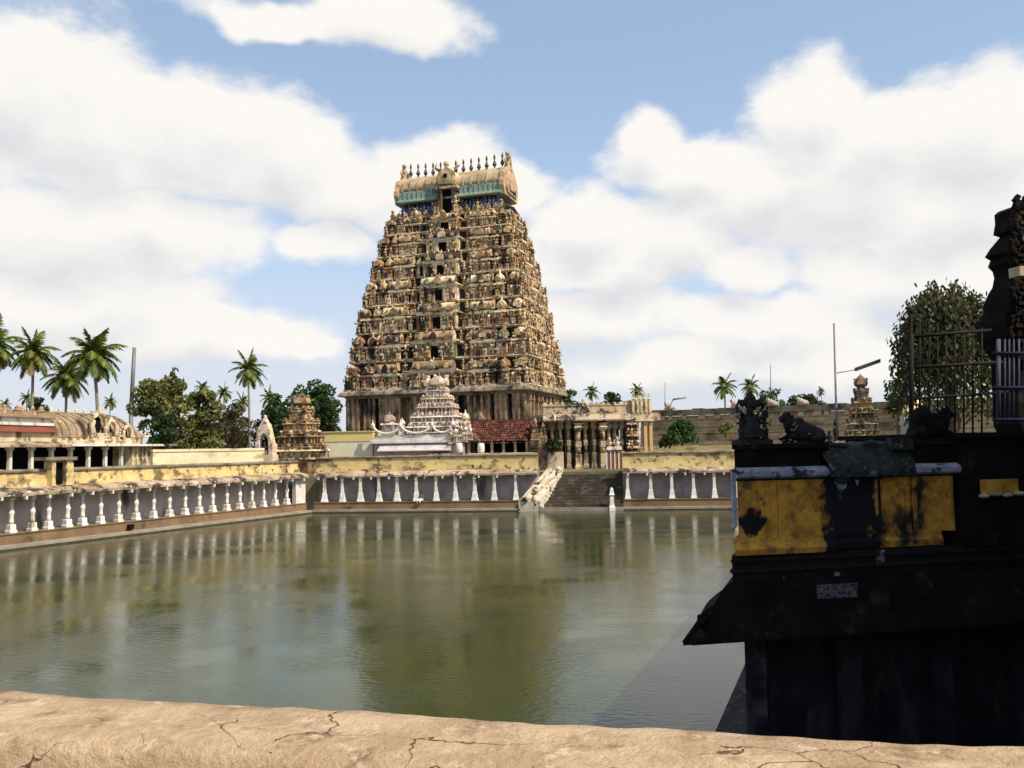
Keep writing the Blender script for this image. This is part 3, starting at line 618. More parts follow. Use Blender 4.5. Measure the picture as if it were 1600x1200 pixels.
# top: neck, blue figures, eave, barrel vault, end gables, finials
zt=37.6; LW=8.5; LD=3.0
part(TW,'neck_wall',M_tcore,lambda m_:m_.rect([(LW-.9,LD-.6,zt-.1),(LW-.9,LD-.6,zt+2.6)]))
def nf(m_):
    r=random.Random(4)
    for i in range(26):
        u=-LW+.8+i*(2*LW-1.6)/25
        if abs(u)<1.6: continue
        figure(m_,u,LD-.05,zt+.25,r.uniform(1.5,2.0),r)
    m_.M=FACE['right']
    for u in (-1.8,-.9,0,.9,1.8): figure(m_,u,LW-.3,zt+.1,1.5,r)
    m_.M=Matrix.Identity(4)
part(TW,'neck_figures',M_bluefig,nf)
def topband(m_):
    m_.rect([(WS[7]+.1,DS[7]+.1,zt-.25),(WS[7]+.25,DS[7]+.25,zt-.05),(WS[7]-.1,DS[7]-.1,zt+.15)])
    r=random.Random(8)
    for i in range(17):
        u=-WS[7]+.3+i*(2*WS[7]-.6)/16
        if abs(u)>1.8: nasi(m_,u,DS[7]+.05,zt+.35,.32,.3)
    for sx in (-1,1):
        for u in (.55,.95):     # crouching guardian beasts
            m_.tube([(sx*WS[7]*u,-DS[7]+.2,zt+.1),(sx*(WS[7]*u-.2),-DS[7]-.2,zt+.5),(sx*WS[7]*u,-DS[7]-.35,zt+.9)],[.4,.34,.2],6)
            m_.blob((sx*WS[7]*u,-DS[7]-.45,zt+1.0),.25)
        m_.tube([(sx*(WS[7]-.1),DS[7]-.6,zt+.2),(sx*WS[7],0,zt+.8),(sx*(WS[7]+.1),-DS[7]+.6,zt+.4)],[.3,.3,.3],6)
part(TW,'top_cornice',M_sculpt,topband)
ez=zt+2.75
def eave(m_):
    pr=[(-LD-.55,ez-.35),(-LD-.65,ez-.2),(-LD-.35,ez+.35),(-LD-.15,ez+1.4),(-LD-.05,ez+1.55),(LD+.05,ez+1.55),(LD+.15,ez+1.4),(LD+.35,ez+.35),(LD+.65,ez-.2),(LD+.55,ez-.35)]
    m_.prism(pr,'x',-LW,LW)
    for i in range(22):
        x=-LW+.4+i*(2*LW-.8)/21
        m_.prism([(-LD-.40,ez+.3),(-LD-.20,ez+1.45),(-LD-.28,ez+1.45),(-LD-.48,ez+.3)],'x',x-.07,x+.07)
part(TW,'painted_eave',M_green,eave)
def vprof(sc_=1.0,dz=0.0):
    pr=[]
    for q in range(17):
        a=math.pi*q/16; c=math.cos(a); s_=math.sin(a)
        pr.append((-(LD+.1)*sc_*c*(1-.10*s_**6),ez+1.5+dz+(2.75*sc_)*(s_**.9 if s_>0 else 0)+.35*sc_*(max(0,1-abs(c)*3.0))))
    return pr
part(TW,'barrel_roof',M_vault,lambda m_:(m_.prism(vprof(),'x',-LW+.15,LW-.15,True),[m_.prism(vprof(1.03),'x',-LW+.8+i*1.25-.12,-LW+.8+i*1.25+.12,False) for i in range(13)]))
M_gab=mat('orange_stucco',(.64,.44,.27),(.42,.29,.18),.8,stain=(.10,.075,.05),stain_lo=.53,stain_hi=.66,sscale=.8,bump=.5)
for sx in (-1,1):
    def gable(m_):
        pr=[]
        for q in range(21):
            a=math.pi*(-.16+1.32*q/20); rr=1+.05*math.cos(9*a)
            pr.append((-(LD+.55)*math.cos(a)*rr*.98,ez+1.2+3.2*math.sin(a)*rr+(1.5*max(0,1-abs(math.cos(a))*4.0))))
        x=sx*(LW+.05); m_.prism(pr,'x',x-.35,x+.35)
        m_.prism([(a*.72,ez+1.3+(b-ez-1.3)*.72) for a,b in pr],'x',x+sx*.3,x+sx*.55)
        m_.prism([(a*.42,ez+1.3+(b-ez-1.3)*.42) for a,b in pr],'x',x+sx*.5,x+sx*.75)
        # crest beast
        m_.tube([(x,0,ez+4.9),(x+sx*.15,-.1,ez+6.0),(x-sx*.1,-.5,ez+6.6)],[.5,.38,.18],6); m_.blob((x,-.35,ez+6.5),.38)
        for sy in (-1,1):
            m_.tube([(x,sy*1.0,ez+4.6),(x,sy*1.5,ez+5.2),(x,sy*1.15,ez+5.8)],[.28,.2,.08],5)
    part(TW,'end_gable',M_gab,gable)
def cnasi(m_):
    pr=[]
    for q in range(17):
        a=math.pi*(-.2+1.4*q/16); pr.append((1.55*math.cos(a),ez+2.7+1.45*math.sin(a)+(.6*max(0,1-abs(math.cos(a))*4))))
    m_.prism(pr,'y',-LD-1.1,-LD+1.5); m_.prism([(a*.78,ez+2.75+(b-ez-2.7)*.72) for a,b in pr],'y',-LD-1.3,-LD-1.1)
    m_.prism([(a*.5,ez+2.75+(b-ez-2.7)*.45) for a,b in pr],'y',-LD-1.42,-LD-1.3)
    for sx in (-1,1):
        m_.box(sx*1.15-.35,sx*1.15+.35,-LD-1.0,-LD+.2,zt,ez+1.4); m_.box(sx*1.25-.5,sx*1.25+.5,-LD-1.15,-LD+.2,ez+.6,ez+.95)
        figure(m_,sx*1.6,LD+1.2,zt,2.3,random.Random(3))
        m_.tube([(sx*1.2,-LD-.6,ez+4.0),(sx*1.9,-LD-.6,ez+4.5),(sx*1.7,-LD-.6,ez+5.3)],[.3,.22,.06],5)
    m_.box(-1.7,1.7,-LD-1.1,-LD+.2,ez+1.1,ez+1.45)
    m_.blob((0,-LD-.9,ez+4.9),(.5,.4,.45))
part(TW,'central_gable',M_sculpt,cnasi)
part(TW,'central_niche',M_void,lambda m_:(m_.box(-.8,.8,-LD-.55,-LD-.1,zt+.1,ez+1.1),m_.box(-.28,.28,-LD-1.5,-LD-1.425,ez+2.6,ez+3.2)))
fin=MB(); fin.lathe(0,0,[(.12,0),(.16,.25),(.30,.35),(.34,.55),(.26,.75),(.10,.85),(.22,.95),(.10,1.05),(.08,1.2),(.17,1.45),(.17,1.75),(.10,1.95),(.02,2.15)],8)
f0=None
for i in range(13):
    x=-LW+.9+i*(2*LW-1.8)/12
    if f0 is None: f0=fin.build('finial',M_copper,TW); o=f0
    else: o=f0.copy(); COL.objects.link(o); o.parent=TW
    o.location=(x,0,ez+4.5+.35*abs(x/LW)**2)

# ---------------------------------------------------------------- small tiered shrine tower (several places)
def tiered(m_,w_,d,h,tiers,seed=1,top='dome',figh=.55):
    r=random.Random(seed); z=0; W,D=w_/2,d/2
    th=h*.80/tiers
    for k in range(tiers):
        f=1-.78*(k/tiers)**1.05; f2=1-.78*((k+1)/tiers)**1.05; a,b=W*f,D*f; hh=th*(1.15-.3*k/tiers)
        m_.rect([(a,b,z),(a,b,z+hh*.08),(a*.82,b*.82,z+hh*.12),(a*.82,b*.82,z+hh*.5),(a*1.04,b*1.04,z+hh*.56),(a*.95,b*.95,z+hh*.66),(W*f2*.9,D*f2*.9,z+hh*.70),(W*f2*.9,D*f2*.9,z+hh)])
        for fc,(A,B) in (('front',(a,b)),('right',(b,a)),('left',(b,a)),('back',(a,b))):
            m_.M=m0@FACE[fc] if (m0:=getattr(m_,'base',Matrix.Identity(4))) is not None else FACE[fc]
            if fc=='back': continue
            n=max(2,int(2*A/(hh*.42)))
            for i in range(n):
                u=-A*.85+(A*1.7)*i/(n-1); figure(m_,u,B*.93,z+hh*.1,hh*figh*r.uniform(.8,1),r)
                if i%2==0 or n<4: kuta(m_,u,B*.86,z+hh*.6,hh*.34,hh*.5)
                else: figure(m_,u,B*.9,z+hh*.66,hh*.34,r,True)
        m_.M=getattr(m_,'base',Matrix.Identity(4)); z+=hh
    rr=W*.30
    m_.lathe(0,0,[(rr*.8,z-th*.1),(rr*.8,z+h*.03),(rr*1.2,z+h*.05),(rr*1.25,z+h*.09),(rr*1.0,z+h*.15),(rr*.4,z+h*.20),(rr*.15,z+h*.215)],8)
    for fc in FACE: m_.M=getattr(m_,'base',Matrix.Identity(4))@FACE[fc]; nasi(m_,0,rr*1.0,z+h*.09,rr*.6,rr*.3)
    m_.M=getattr(m_,'base',Matrix.Identity(4))
    return z+h*.21
def place(px,Y,z=GZ):
    p=atY(px,600,Y); return Vector((p.x,Y,z))
def zof(px,py,Y): return atY(px,py,Y).z
def wid(pxa,pxb,Y): return (pxb-pxa)*Y/F

# ornate shrine near the corner
Y=95; p=place(471,Y); hz_=zof(471,612,Y)-GZ
s1=thing('shrine_tower','small dark pyramidal shrine crowded with figures, behind the tank corner','shrine',p,R(-18))
part(s1,'plinth',M_shrine,lambda m_:m_.box(-2.0,2.0,-2.0,2.0,0,1.6))
zt1=[0]
def s1f(m_):
    m_.base=Matrix.Translation((0,0,1.6)); m_.M=m_.base; zt1[0]=tiered(m_,4.5,4.5,hz_-1.6-.5,4,5)
part(s1,'tiers',M_shrine,s1f)
part(s1,'finial',M_copper,lambda m_:m_.lathe(0,0,[(.12,hz_-.95),(.16,hz_-.6),(.05,hz_-.35),(.02,hz_+.1)],6))
# arched niche statue left of it
Y=93; p=place(416,Y)
s2=thing('niche_shrine','white arched niche with a seated figure standing on the left parapet end','shrine',p,R(-10))
zb=zof(416,712,Y)-GZ; ztp=zof(416,655,Y)-GZ
part(s2,'plinth',M_cream,lambda m_:m_.box(-1.1,1.1,-.8,.8,0,zb+.1))
def s2f(m_):
    h=ztp-zb; pr=[(-.95,zb),(-.95,zb+h*.25),(-.75,zb+h*.5),(-.5,zb+h*.78),(0,zb+h),(.5,zb+h*.78),(.75,zb+h*.5),(.95,zb+h*.25),(.95,zb),(.55,zb),(.5,zb+h*.4),(0,zb+h*.6),(-.5,zb+h*.4),(-.55,zb)]
    pr=[(a,b+.1) for a,b in pr]
    # arch built from quads between outer and inner outline
    outer=pr[:9]; inner=[(-.55,zb+.1),(-.53,zb+.1+h*.15),(-.50,zb+.1+h*.4),(-.3,zb+.1+h*.53),(0,zb+.1+h*.6),(.3,zb+.1+h*.53),(.50,zb+.1+h*.4),(.53,zb+.1+h*.15),(.55,zb+.1)]
    for i in range(8):
        m_.prism([outer[i],outer[i+1],inner[i+1],inner[i]],'y',-.6,.3)
    m_.box(-.95,.95,.3,.5,zb+.1,zb+.1+h*.3); figure(m_,-.6,.6,zb+h*.55,.8,random.Random(2)); figure(m_,.6,.6,zb+h*.5,.8,random.Random(5)); m_.blob((0,-.2,ztp+.15),(.2,.2,.3))
part(s2,'arch',M_pink,s2f)
part(s2,'statue',M_shrine,lambda m_:figure(m_,0,.1,zb+.1,1.7,random.Random(3),True))
part(s2,'niche_recess',M_void,lambda m_:m_.box(-.5,.5,.1,.28,zb+.1,zb+1.7))
# yellow-white building left of the white shrine
Y=101; p=place(536,Y)
yb=thing('flat_roofed_building','low white building with a bright yellow upper band, left of the white shrine','building',p,R(-8))
ztop=zof(536,674,Y)-GZ; zm=zof(536,690,Y)-GZ
part(yb,'wall',mat('cream_white_wash',(.84,.78,.55),(.76,.70,.5),.8,stain=(.45,.36,.22),stain_lo=.56,stain_hi=.7),lambda m_:m_.box(-3,3.4,0,6,0,zm))
part(yb,'parapet',mat('bright_yellow_wash',(.80,.62,.20),(.72,.60,.30),.8,stain=(.4,.28,.1),stain_lo=.56,stain_hi=.7),lambda m_:(m_.box(-3.05,3.45,-.05,6.05,zm,ztop-.1),m_.box(-3.15,3.55,-.15,6.15,ztop-.098,ztop)))
# white shrine with pink pyramid
Y=99; p=place(652,Y)
ws=thing('white_shrine','white terraced shrine with a pale pink figure-covered pyramid in front of the tower','shrine',p,R(-10))
hw=wid(575,730,Y)/2; z1=zof(652,684,Y)-GZ; z2=zof(652,692,Y)-GZ; z3=zof(652,704,Y)-GZ
part(ws,'wall',M_palegrey,lambda m_:m_.box(-hw+.4,hw-.4,0,9,0,z2))
part(ws,'lower_eave',mat('lavender_white_plaster',(.62,.55,.55),(.48,.42,.42),.8,stain=(.2,.17,.17),stain_lo=.58,stain_hi=.7),lambda m_:(m_.prism([(-1.3,z3-.05),(-1.3,z3+.05),(.0,z2-.1),(.0,z3-.05)],'x',-hw+1.2,hw-1.6)))
part(ws,'cornice',M_white,lambda m_:(m_.box(-hw,hw,-.45,9.4,z2,z2+.28),m_.box(-hw+.15,hw-.15,-.35,9.3,z2+.28,z1),m_.box(-hw+.5,hw-.5,-.2,9,z1,z1+.35)))
def swags(m_):
    zc=z1+.35
    for a,b in ((-hw+.4,-hw+3.6),(-hw+3.6,-hw+7.2),(-hw+7.2,hw-1.4)):
        pts=[]
        for i in range(9):
            t_=i/8; x=a+(b-a)*t_; pts.append((x,-.3,zc+.18+.75*abs(2*t_-1)**2.6))
        m_.tube(pts,[.14]*9,6)
    for x in (-hw+.4,-hw+3.6,-hw+7.2,hw-1.4): m_.blob((x,-.3,zc+1.05),(.24,.24,.34)); m_.tube([(x,-.3,zc+1.2),(x,-.3,zc+1.75)],[.1,.02],5)
part(ws,'swag_railing',M_white,swags)
tp0=wid(652,673,Y); zt2=zof(668,592,Y)-GZ; zb2=z1+.5
def pyr(m_):
    m_.base=Matrix.Translation((tp0,3.2,zb2)); m_.M=m_.base; tiered(m_,wid(632,718,Y),5.0,zt2-zb2+.3,5,9,figh=.85)
part(ws,'pyramid_tower',M_pink,pyr)
for px_,w_,h in ((600,1.5,2.6),(621,.7,1.9),(724,.9,2.6)):
    def small(m_):
        m_.base=Matrix.Translation((wid(652,px_,Y),1.4,z1+.35)); m_.M=m_.base; kuta(m_,0,0,0,w_,h)
    part(ws,'small_dome',M_pink,small)
part(ws,'end_figures',M_pink,lambda m_:[figure(m_,hw-1.6+i*.55,.5,z2-.2+.1*i,1.6+.3*(i%2),random.Random(i)) for i in range(5)])
# red tiled shed
Y=99.5; p=place(780,Y)
rt=thing('tiled_shed','open shed with a worn red clay tile roof beside the white shrine','shed',p,R(-12))
hw=wid(731,828,Y)/2; zr=zof(780,657,Y)-GZ; ze=zof(780,690,Y)-GZ
def tiles(m_):
    r=random.Random(2); nx,nz=26,9
    for i in range(nx):
        for j in range(nz):
            x0=-hw+2*hw*i/nx; x1=-hw+2*hw*(i+1)/nx; y0=-1.6+3.2*j/nz; y1=y0+3.2/nz+.08; za=ze+(zr-ze)*j/nz; zb_=ze+(zr-ze)*(j+1)/nz
            d=r.uniform(0,.07)
            xm=(x0+x1)/2; m_.add([(x0,y0,za+d),(xm,y0,za+.11+d),(x1,y0,za+d),(x0,y1,zb_+d-.03),(xm,y1,zb_+.08+d),(x1,y1,zb_+d-.03)],[(0,1,4,3),(1,2,5,4)])
    m_.box(-hw,hw,1.5,1.7,zr-.05,zr+.14)
    m_.add([(-hw,1.6,zr-.08),(hw,1.6,zr-.08),(hw,4.8,ze-.08),(-hw,4.8,ze-.08)],[(0,1,2,3)])
M_tiles2=mat('red_clay_tile_pieces',(.75,.7,.7),(.38,.34,.32),1.4,bump=.4,island=[(.30,(.26,.075,.045)),(.30,(.17,.06,.04)),(.25,(.10,.045,.035)),(.15,(.34,.15,.09))],stain=(.06,.035,.03),stain_lo=.55,stain_hi=.66,sscale=.9)
part(rt,'tiled_roof',M_tiles2,tiles)
part(rt,'post',M_pav,lambda m_:[m_.box(x-.14,x+.14,-1.3,-1.05,0,ze+.05) for x in [-hw+.2+(2*hw-.4)*i/5 for i in range(6)]])
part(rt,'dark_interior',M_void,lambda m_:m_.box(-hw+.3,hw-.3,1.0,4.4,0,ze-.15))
dr_=MB()
for px_,rr in ((749,.36),(713,.38)):
    pass
mdrum=MB(); mdrum.lathe(0,0,[(.3,0),(.38,.15),(.40,.6),(.36,.95),(.26,1.08)],12)
dsrc=None
for px_,Yd,lb in ((750,97.6,'round white water drum standing under the red tiled roof'),(716,96.8,'round white water drum at the foot of the white shrine')):
    zz=zof(px_,708,Yd)
    if dsrc is None: dsrc=mdrum.build('water_drum',M_white); o=dsrc
    else: o=dsrc.copy(); COL.objects.link(o)
    q=place(px_,Yd); o.location=(q.x,q.y,zz); tag(o,lb,'drum','white drums')
# low platform under the drums so they stand on something
o=MB().box(-7,7.5,-.8,.8,0,zof(750,708,97.6)-GZ).build('platform',M_cream); q=place(770,97.4); o.location=q; o.rotation_euler=(0,0,R(-6)); tag(o,'low cream platform in front of the red tiled shed','platform')
# ornate carved post group right of shed
Y=97; 
gsrc=None
for px_,Yd,wd,pt,lb in ((835,97.5,1.2,655,'tall narrow carved finial post right of the red tiled roof'),(847,96.2,1.0,662,'shorter carved finial post against the pavilion corner')):
    q=place(px_,Yd); h=zof(px_,pt,Yd)-GZ
    mm=MB(); mm.base=Matrix.Translation((0,0,2)); mm.box(-.5,.5,-.5,.5,0,2); mm.M=mm.base; tiered(mm,wd,wd,h-2,5,int(px_))
    o=mm.build('carved_post',M_shrine); o.location=q; o.rotation_euler=(0,0,R(-15)); tag(o,lb,'post','carved posts')

# ---------------------------------------------------------------- pillared pavilion
PVY=98.0
pl=place(857,PVY); pr_=place(985,PVY+1.5)
dpv=(pr_-pl); dpv.z=0; Lp=dpv.length; rzp=math.atan2(dpv.y,dpv.x)
pv=thing('pavilion','stone pillared pavilion at the head of the far stairs, right of the tower','pavilion',pl,rzp)
zf=zof(900,737,PVY)-GZ; zc0=zof(900,658,PVY)-GZ; zc1=zof(900,647,PVY)-GZ; zp=zof(900,633,PVY)-GZ; Dp=9
part(pv,'floor',M_step,lambda m_:m_.box(-.6,Lp+4.2,-.6,Dp,0,max(.12,zf)))
part(pv,'roof_slab',M_slab,lambda m_:(m_.prism([(-1.0,zc0),(-1.05,zc0+.15),(-.6,zc1),(Dp,zc1),(Dp,zc0)],'x',-.9,Lp+.2),m_.box(-.7,Lp+3.3,-.3,Dp-.2,zc0-.004,zc1+.05)))
def pvpar(m_):
    m_.box(-.7,Lp*.34,-.35,.1,zc1,zp-.1); m_.box(-.8,Lp*.34,-.45,.15,zp-.1,zp+.1); m_.box(Lp*.46,Lp+.3,-.35,.1,zc1,zp-.05); m_.box(Lp*.46,Lp+.3,-.42,.15,zp-.05,zp+.12)
    for i in range(16): x=-.5+i*(Lp+.5)/15; m_.blob((x,-.2,zp+.12),(.25,.2,.2),6,4)
M_pvc=mat('pavilion_parapet_plaster',(.60,.46,.28),(.36,.27,.16),.8,stain=(.07,.055,.04),stain_lo=.49,stain_hi=.60,sscale=1.1)
part(pv,'parapet',M_pvc,pvpar)
def pvgab(m_):
    u=Lp*.40
    for k in range(9):
        a=math.pi*k/8; m_.blob((u+.62*math.cos(a),-.4,zc1+.35+.85*math.sin(a)),(.17,.2,.17),6,4)
    m_.box(u-.85,u+.85,-.5,0,zc1,zc1+.35); m_.box(u-.6,u+.6,-.3,-.1,zc1+.35,zc1+.9)
    m_.blob((u+.05,-.35,zc1+1.45),(.18,.18,.3),6,4)
part(pv,'roof_gable',M_pvc,pvgab)
def col(h,w_,carved=True):
    m_=MB(); b=w_/2
    m_.sq(0,0,[(b*1.3,0),(b*1.3,h*.06),(b,h*.09),(b,h*.30),(b*.8,h*.33)])
    m_.lathe(0,0,[(b*.95,h*.33),(b*.85,h*.45),(b*.85,h*.47)],8); m_.sq(0,0,[(b*.95,h*.47),(b*.95,h*.60)]); m_.lathe(0,0,[(b*.82,h*.60),(b*.8,h*.82)],8)
    m_.sq(0,0,[(b*.85,h*.82),(b*1.5,h*.90),(b*1.0,h*.94),(b*1.7,h)]); return m_
csrc=col(zc0-max(.12,zf),.46).build('pillar',M_pav,pv); first=True
rows=[]
for px_ in (861,874,887,914,927,952,962,973): rows.append((wid(857,px_,PVY),.0))
for yy in (2.6,5.2,7.8):
    for i in range(9): rows.append((.2+i*Lp/8.3,yy))
for (x,y) in rows:
    o=csrc if first else csrc.copy()
    if not first: COL.objects.link(o); o.parent=pv
    first=False; o.location=(x,y,max(.12,zf))
wp=col(zc0-.2,.66).build('front_pier',M_pvc,pv); wp.location=(wid(857,901,PVY),-.35,0); wp.scale=(1,1,1)
wp2=wp.copy(); COL.objects.link(wp2); wp2.parent=pv; wp2.location=(wid(857,941,PVY),-.3,0.0)
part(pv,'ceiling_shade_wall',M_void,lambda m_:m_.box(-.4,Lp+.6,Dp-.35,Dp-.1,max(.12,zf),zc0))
# right end turret
def turr(m_):
    u0,u1=wid(857,988,PVY),wid(857,1020,PVY)
    m_.box(u0,u1,-.7,2.4,zc0+.05,zc1+.25); m_.box(u0-.2,u1+.2,-.9,2.6,zc0-.1,zc0+.05)
    for k in range(4):
        for j in range(3): m_.box(u0+.12+k*(u1-u0-.24)/4+.04,u0+.12+(k+1)*(u1-u0-.24)/4-.04,-.76,-.7,zc0+.18+j*.55,zc0+.6+j*.55) if False else None
    m_.box(u0+.05,u1-.05,-.65,2.3,zc1+.25,zp+.35)
    for k in range(5): x=u0+.15+k*(u1-u0-.3)/4; m_.box(x-.13,x+.13,-.85,-.6,zc1+.1,zp+.45)
    m_.box(u0-.1,u1+.1,-.8,2.5,zp+.35,zp+.5)
    for k in range(4): x=u0+.25+k*(u1-u0-.5)/3; figure(m_,x,.7,zp+.5,.9,random.Random(k),True)
part(pv,'corner_turret',M_cream,turr)
def rcols(m_):
    for px_ in (1010,1019): x=wid(857,px_,PVY); m_.box(x-.18,x+.18,-.6,-.25,0,zc0)
part(pv,'end_pillar',mat('orange_stone',(.62,.36,.16),(.50,.34,.18),1,bump=.3),rcols)
part(pv,'carved_wall',M_sculpt,lambda m_:(m_.box(wid(857,978,PVY),wid(857,1000,PVY),-.5,1,0,zc0),[figure(m_,wid(857,982+5*(k%4),PVY),.62,.8+1.3*(k//4),1.15,random.Random(k),k%2==0) for k in range(16)]))
# red and white striped bench wall with two small figures
q=place(948,94.5,atY(948,727,94.5).z)
st=thing('striped_wall','short red and white striped wall with seated figures at the stair head','wall',q,fr_)
hS=wid(0,26,94.5)
part(st,'masonry',M_redstripe,lambda m_:m_.box(-hS*.15,hS,0,.6,-3,1.5))
part(st,'white_stripe',M_white,lambda m_:[m_.box(-hS*.15+i*.42,-hS*.15+i*.42+.14,-.04,0,-.6,1.45) for i in range(5)])
part(st,'seated_figure',M_pink,lambda m_:(figure(m_,.2,-.2,1.5,1.7,random.Random(1),True),figure(m_,1.0,-.2,1.5,1.8,random.Random(4),True)))

# ---------------------------------------------------------------- compound wall on the right
wa=place(1000,128); wb=place(1640,104)
dw_=(wb-wa); Lw=dw_.length; rzw=math.atan2(dw_.y,dw_.x)
cw=thing('compound_wall','tall brown stained stone boundary wall running right from the pavilion','wall',wa,rzw)
zt_=zof(1020,641,wa.y)-GZ; HW=8.0; HW=zt_
def cwf(m_):
    r=random.Random(6); n=60
    vs=[];fs=[]
    for j in range(9):
        for i in range(n+1):
            vs.append((Lw*i/n,-.8*(1-j/8)+r.uniform(-.1,.1),(HW-1.0)*j/8+(0 if j in(0,8) else r.uniform(-.1,.1))))
    for j in range(8):
        for i in range(n): a=j*(n+1)+i; fs.append((a,a+1,a+n+2,a+n+1))
    m_.add(vs,fs); m_.box(0,Lw,.12,1.4,0,HW-1.0)
    for j in range(1,7): m_.box(0,Lw,-.8*(1-j/8)-.22,-.8*(1-j/8)+.1,(HW-1)*j/8-.06,(HW-1)*j/8+.06)
part(cw,'masonry',M_wall,cwf)
def cwc(m_):
    r=random.Random(3); x=0
    while x<Lw-.01:
        x2=min(Lw,x+r.uniform(1.5,4)); d=r.uniform(-.1,.08); m_.box(x,x2,-.55+d,1.5,HW-.9,HW-.62); m_.box(x,x2,-.25+d,1.3,HW-.62,HW-.05+d); x=x2
part(cw,'coping',mat('mossy_wall_coping',(.24,.19,.12),(.15,.13,.07),.8,stain=(.06,.05,.035),stain_lo=.5,stain_hi=.62,sscale=.7,bump=.5),cwc)
def cwm(m_):
    r=random.Random(12); x=.5
    while x<Lw: m_.box(x,x+r.uniform(.5,1.2),-.42,-.2,HW-1.5,HW-.95); x+=r.uniform(1.4,2.6)
part(cw,'cornice_blocks',mat('pinkish_blocks',(.55,.40,.28),(.42,.28,.2),1,bump=.3),cwm)
t=M_wall.node_tree; b=t.nodes['Principled BSDF']; tcw=N(t,'ShaderNodeTexCoord'); sw=N(t,'ShaderNodeSeparateXYZ'); t.links.new(tcw.outputs['Object'],sw.inputs[0]); cw_=N(t,'ShaderNodeCombineXYZ'); t.links.new(sw.outputs[0],cw_.inputs[0]); t.links.new(sw.outputs[2],cw_.inputs[1])
br=N(t,'ShaderNodeTexBrick'); br.inputs['Scale'].default_value=1.0; br.inputs['Brick Width'].default_value=1.5; br.inputs['Row Height'].default_value=.48; br.inputs['Mortar Size'].default_value=.03; br.inputs['Color1'].default_value=(1,1,1,1); br.inputs['Color2'].default_value=(.72,.70,.66,1); br.inputs['Mortar'].default_value=(.42,.38,.33,1); t.links.new(cw_.outputs[0],br.inputs['Vector'])
old=b.inputs['Base Color'].links[0].from_socket; mk=N(t,'ShaderNodeMix',data_type='RGBA',blend_type='MULTIPLY'); mk.inputs['Factor'].default_value=.8; t.links.new(old,mk.inputs['A']); t.links.new(br.outputs['Color'],mk.inputs['B']); t.links.new(mk.outputs['Result'],b.inputs['Base Color'])
# bull figures on the wall
def bull(m_,s):
    m_.tube([(-.55*s,0,.62*s),(-.42*s,0,.50*s),(-.1*s,0,.44*s),(.3*s,0,.34*s),(.65*s,0,.27*s),(.85*s,0,.18*s)],[.20*s,.36*s,.42*s,.36*s,.28*s,.10*s],10)
    m_.blob((-.22*s,0,.82*s),(.24*s,.20*s,.18*s))
    m_.tube([(-.45*s,0,.55*s),(-.60*s,0,.82*s),(-.66*s,0,1.0*s)],[.34*s,.27*s,.21*s],8); m_.blob((-.72*s,0,1.02*s),(.22*s,.18*s,.18*s)); m_.tube([(-.72*s,0,1.02*s),(-.98*s,0,.88*s)],[.17*s,.11*s],8)
    for sy in (-1,1):
        m_.tube([(-.68*s,sy*.12*s,1.12*s),(-.68*s,sy*.14*s,1.19*s),(-.69*s,sy*.12*s,1.23*s)],[.07*s,.05*s,.02*s],5)
        m_.blob((-.60*s,sy*.24*s,1.04*s),(.07*s,.12*s,.05*s),6,4)
        m_.tube([(-.5*s,sy*.25*s,.3*s),(-.9*s,sy*.22*s,.16*s),(-.6*s,sy*.27*s,.08*s)],[.15*s,.10*s,.08*s],6)
        m_.tube([(.5*s,sy*.28*s,.25*s),(.1*s,sy*.40*s,.14*s),(.5*s,sy*.42*s,.08*s)],[.22*s,.14*s,.08*s],6)
    m_.box(-.75*s,.9*s,-.4*s,.4*s,0,.07*s)
    for k in range(5): m_.blob((-.50*s+.03*k*s,-.34*s+.02*k*s,(.55+.06*k)*s),(.05*s,.05*s,.05*s),6,4)
bsrc=None
M_wbull=mat('pinkish_white_stone',(.62,.50,.42),(.45,.36,.3),2)
for px_,lb in ((1049,'pale bull figure on the compound wall nearest the pavilion'),(1153,'pinkish bull figure on the wall below the second palm'),(1210,'pale bull figure on the wall right of the green tree clump'),(1257,'bright bull figure on the wall left of the tall antenna')):
    tpar=along(wa,dw_.normalized(),px_,0,0); 
    if bsrc is None:
        m_=MB(); bull(m_,.9); bsrc=m_.build('bull_figure',M_wbull); o=bsrc
    else: o=bsrc.copy(); COL.objects.link(o)
    q=wa+dw_.normalized()*tpar; o.location=(q.x,q.y-.0,GZ+HW-.03); o.rotation_euler=(0,0,rzw); tag(o,lb,'statue','bull figures on the compound wall')
# roof clutter beyond the wall
# ---------------------------------------------------------------- antennas and lamps
def pole(px_,p0,p1,Y,r,label,name='antenna_pole'):
    a=atY(px_[0],p0,Y); b_=atY(px_[1],p1,Y); m_=MB(); m_.tube([(b_.x-a.x,0,b_.z-GZ),(0,0,a.z-GZ)],[r*1.2,r],6)
    m_.tube([(b_.x-a.x,0,b_.z-GZ-.02),(b_.x-a.x,0,0)],[r*1.2,r*1.2],6) if b_.z>GZ+.1 else None
    o=m_.build(name,M_metal); o.location=(a.x,Y,GZ); tag(o,label,'pole'); return o
pole((210,205),543,640,112,.22,'thin dark mast between the palms and the left trees')
pole((1204,1204),570,628,140,.06,'very thin faint mast above the compound wall')
pole((1039,1039),598,640,150,.05,'faint distant mast right of the pavilion turret')
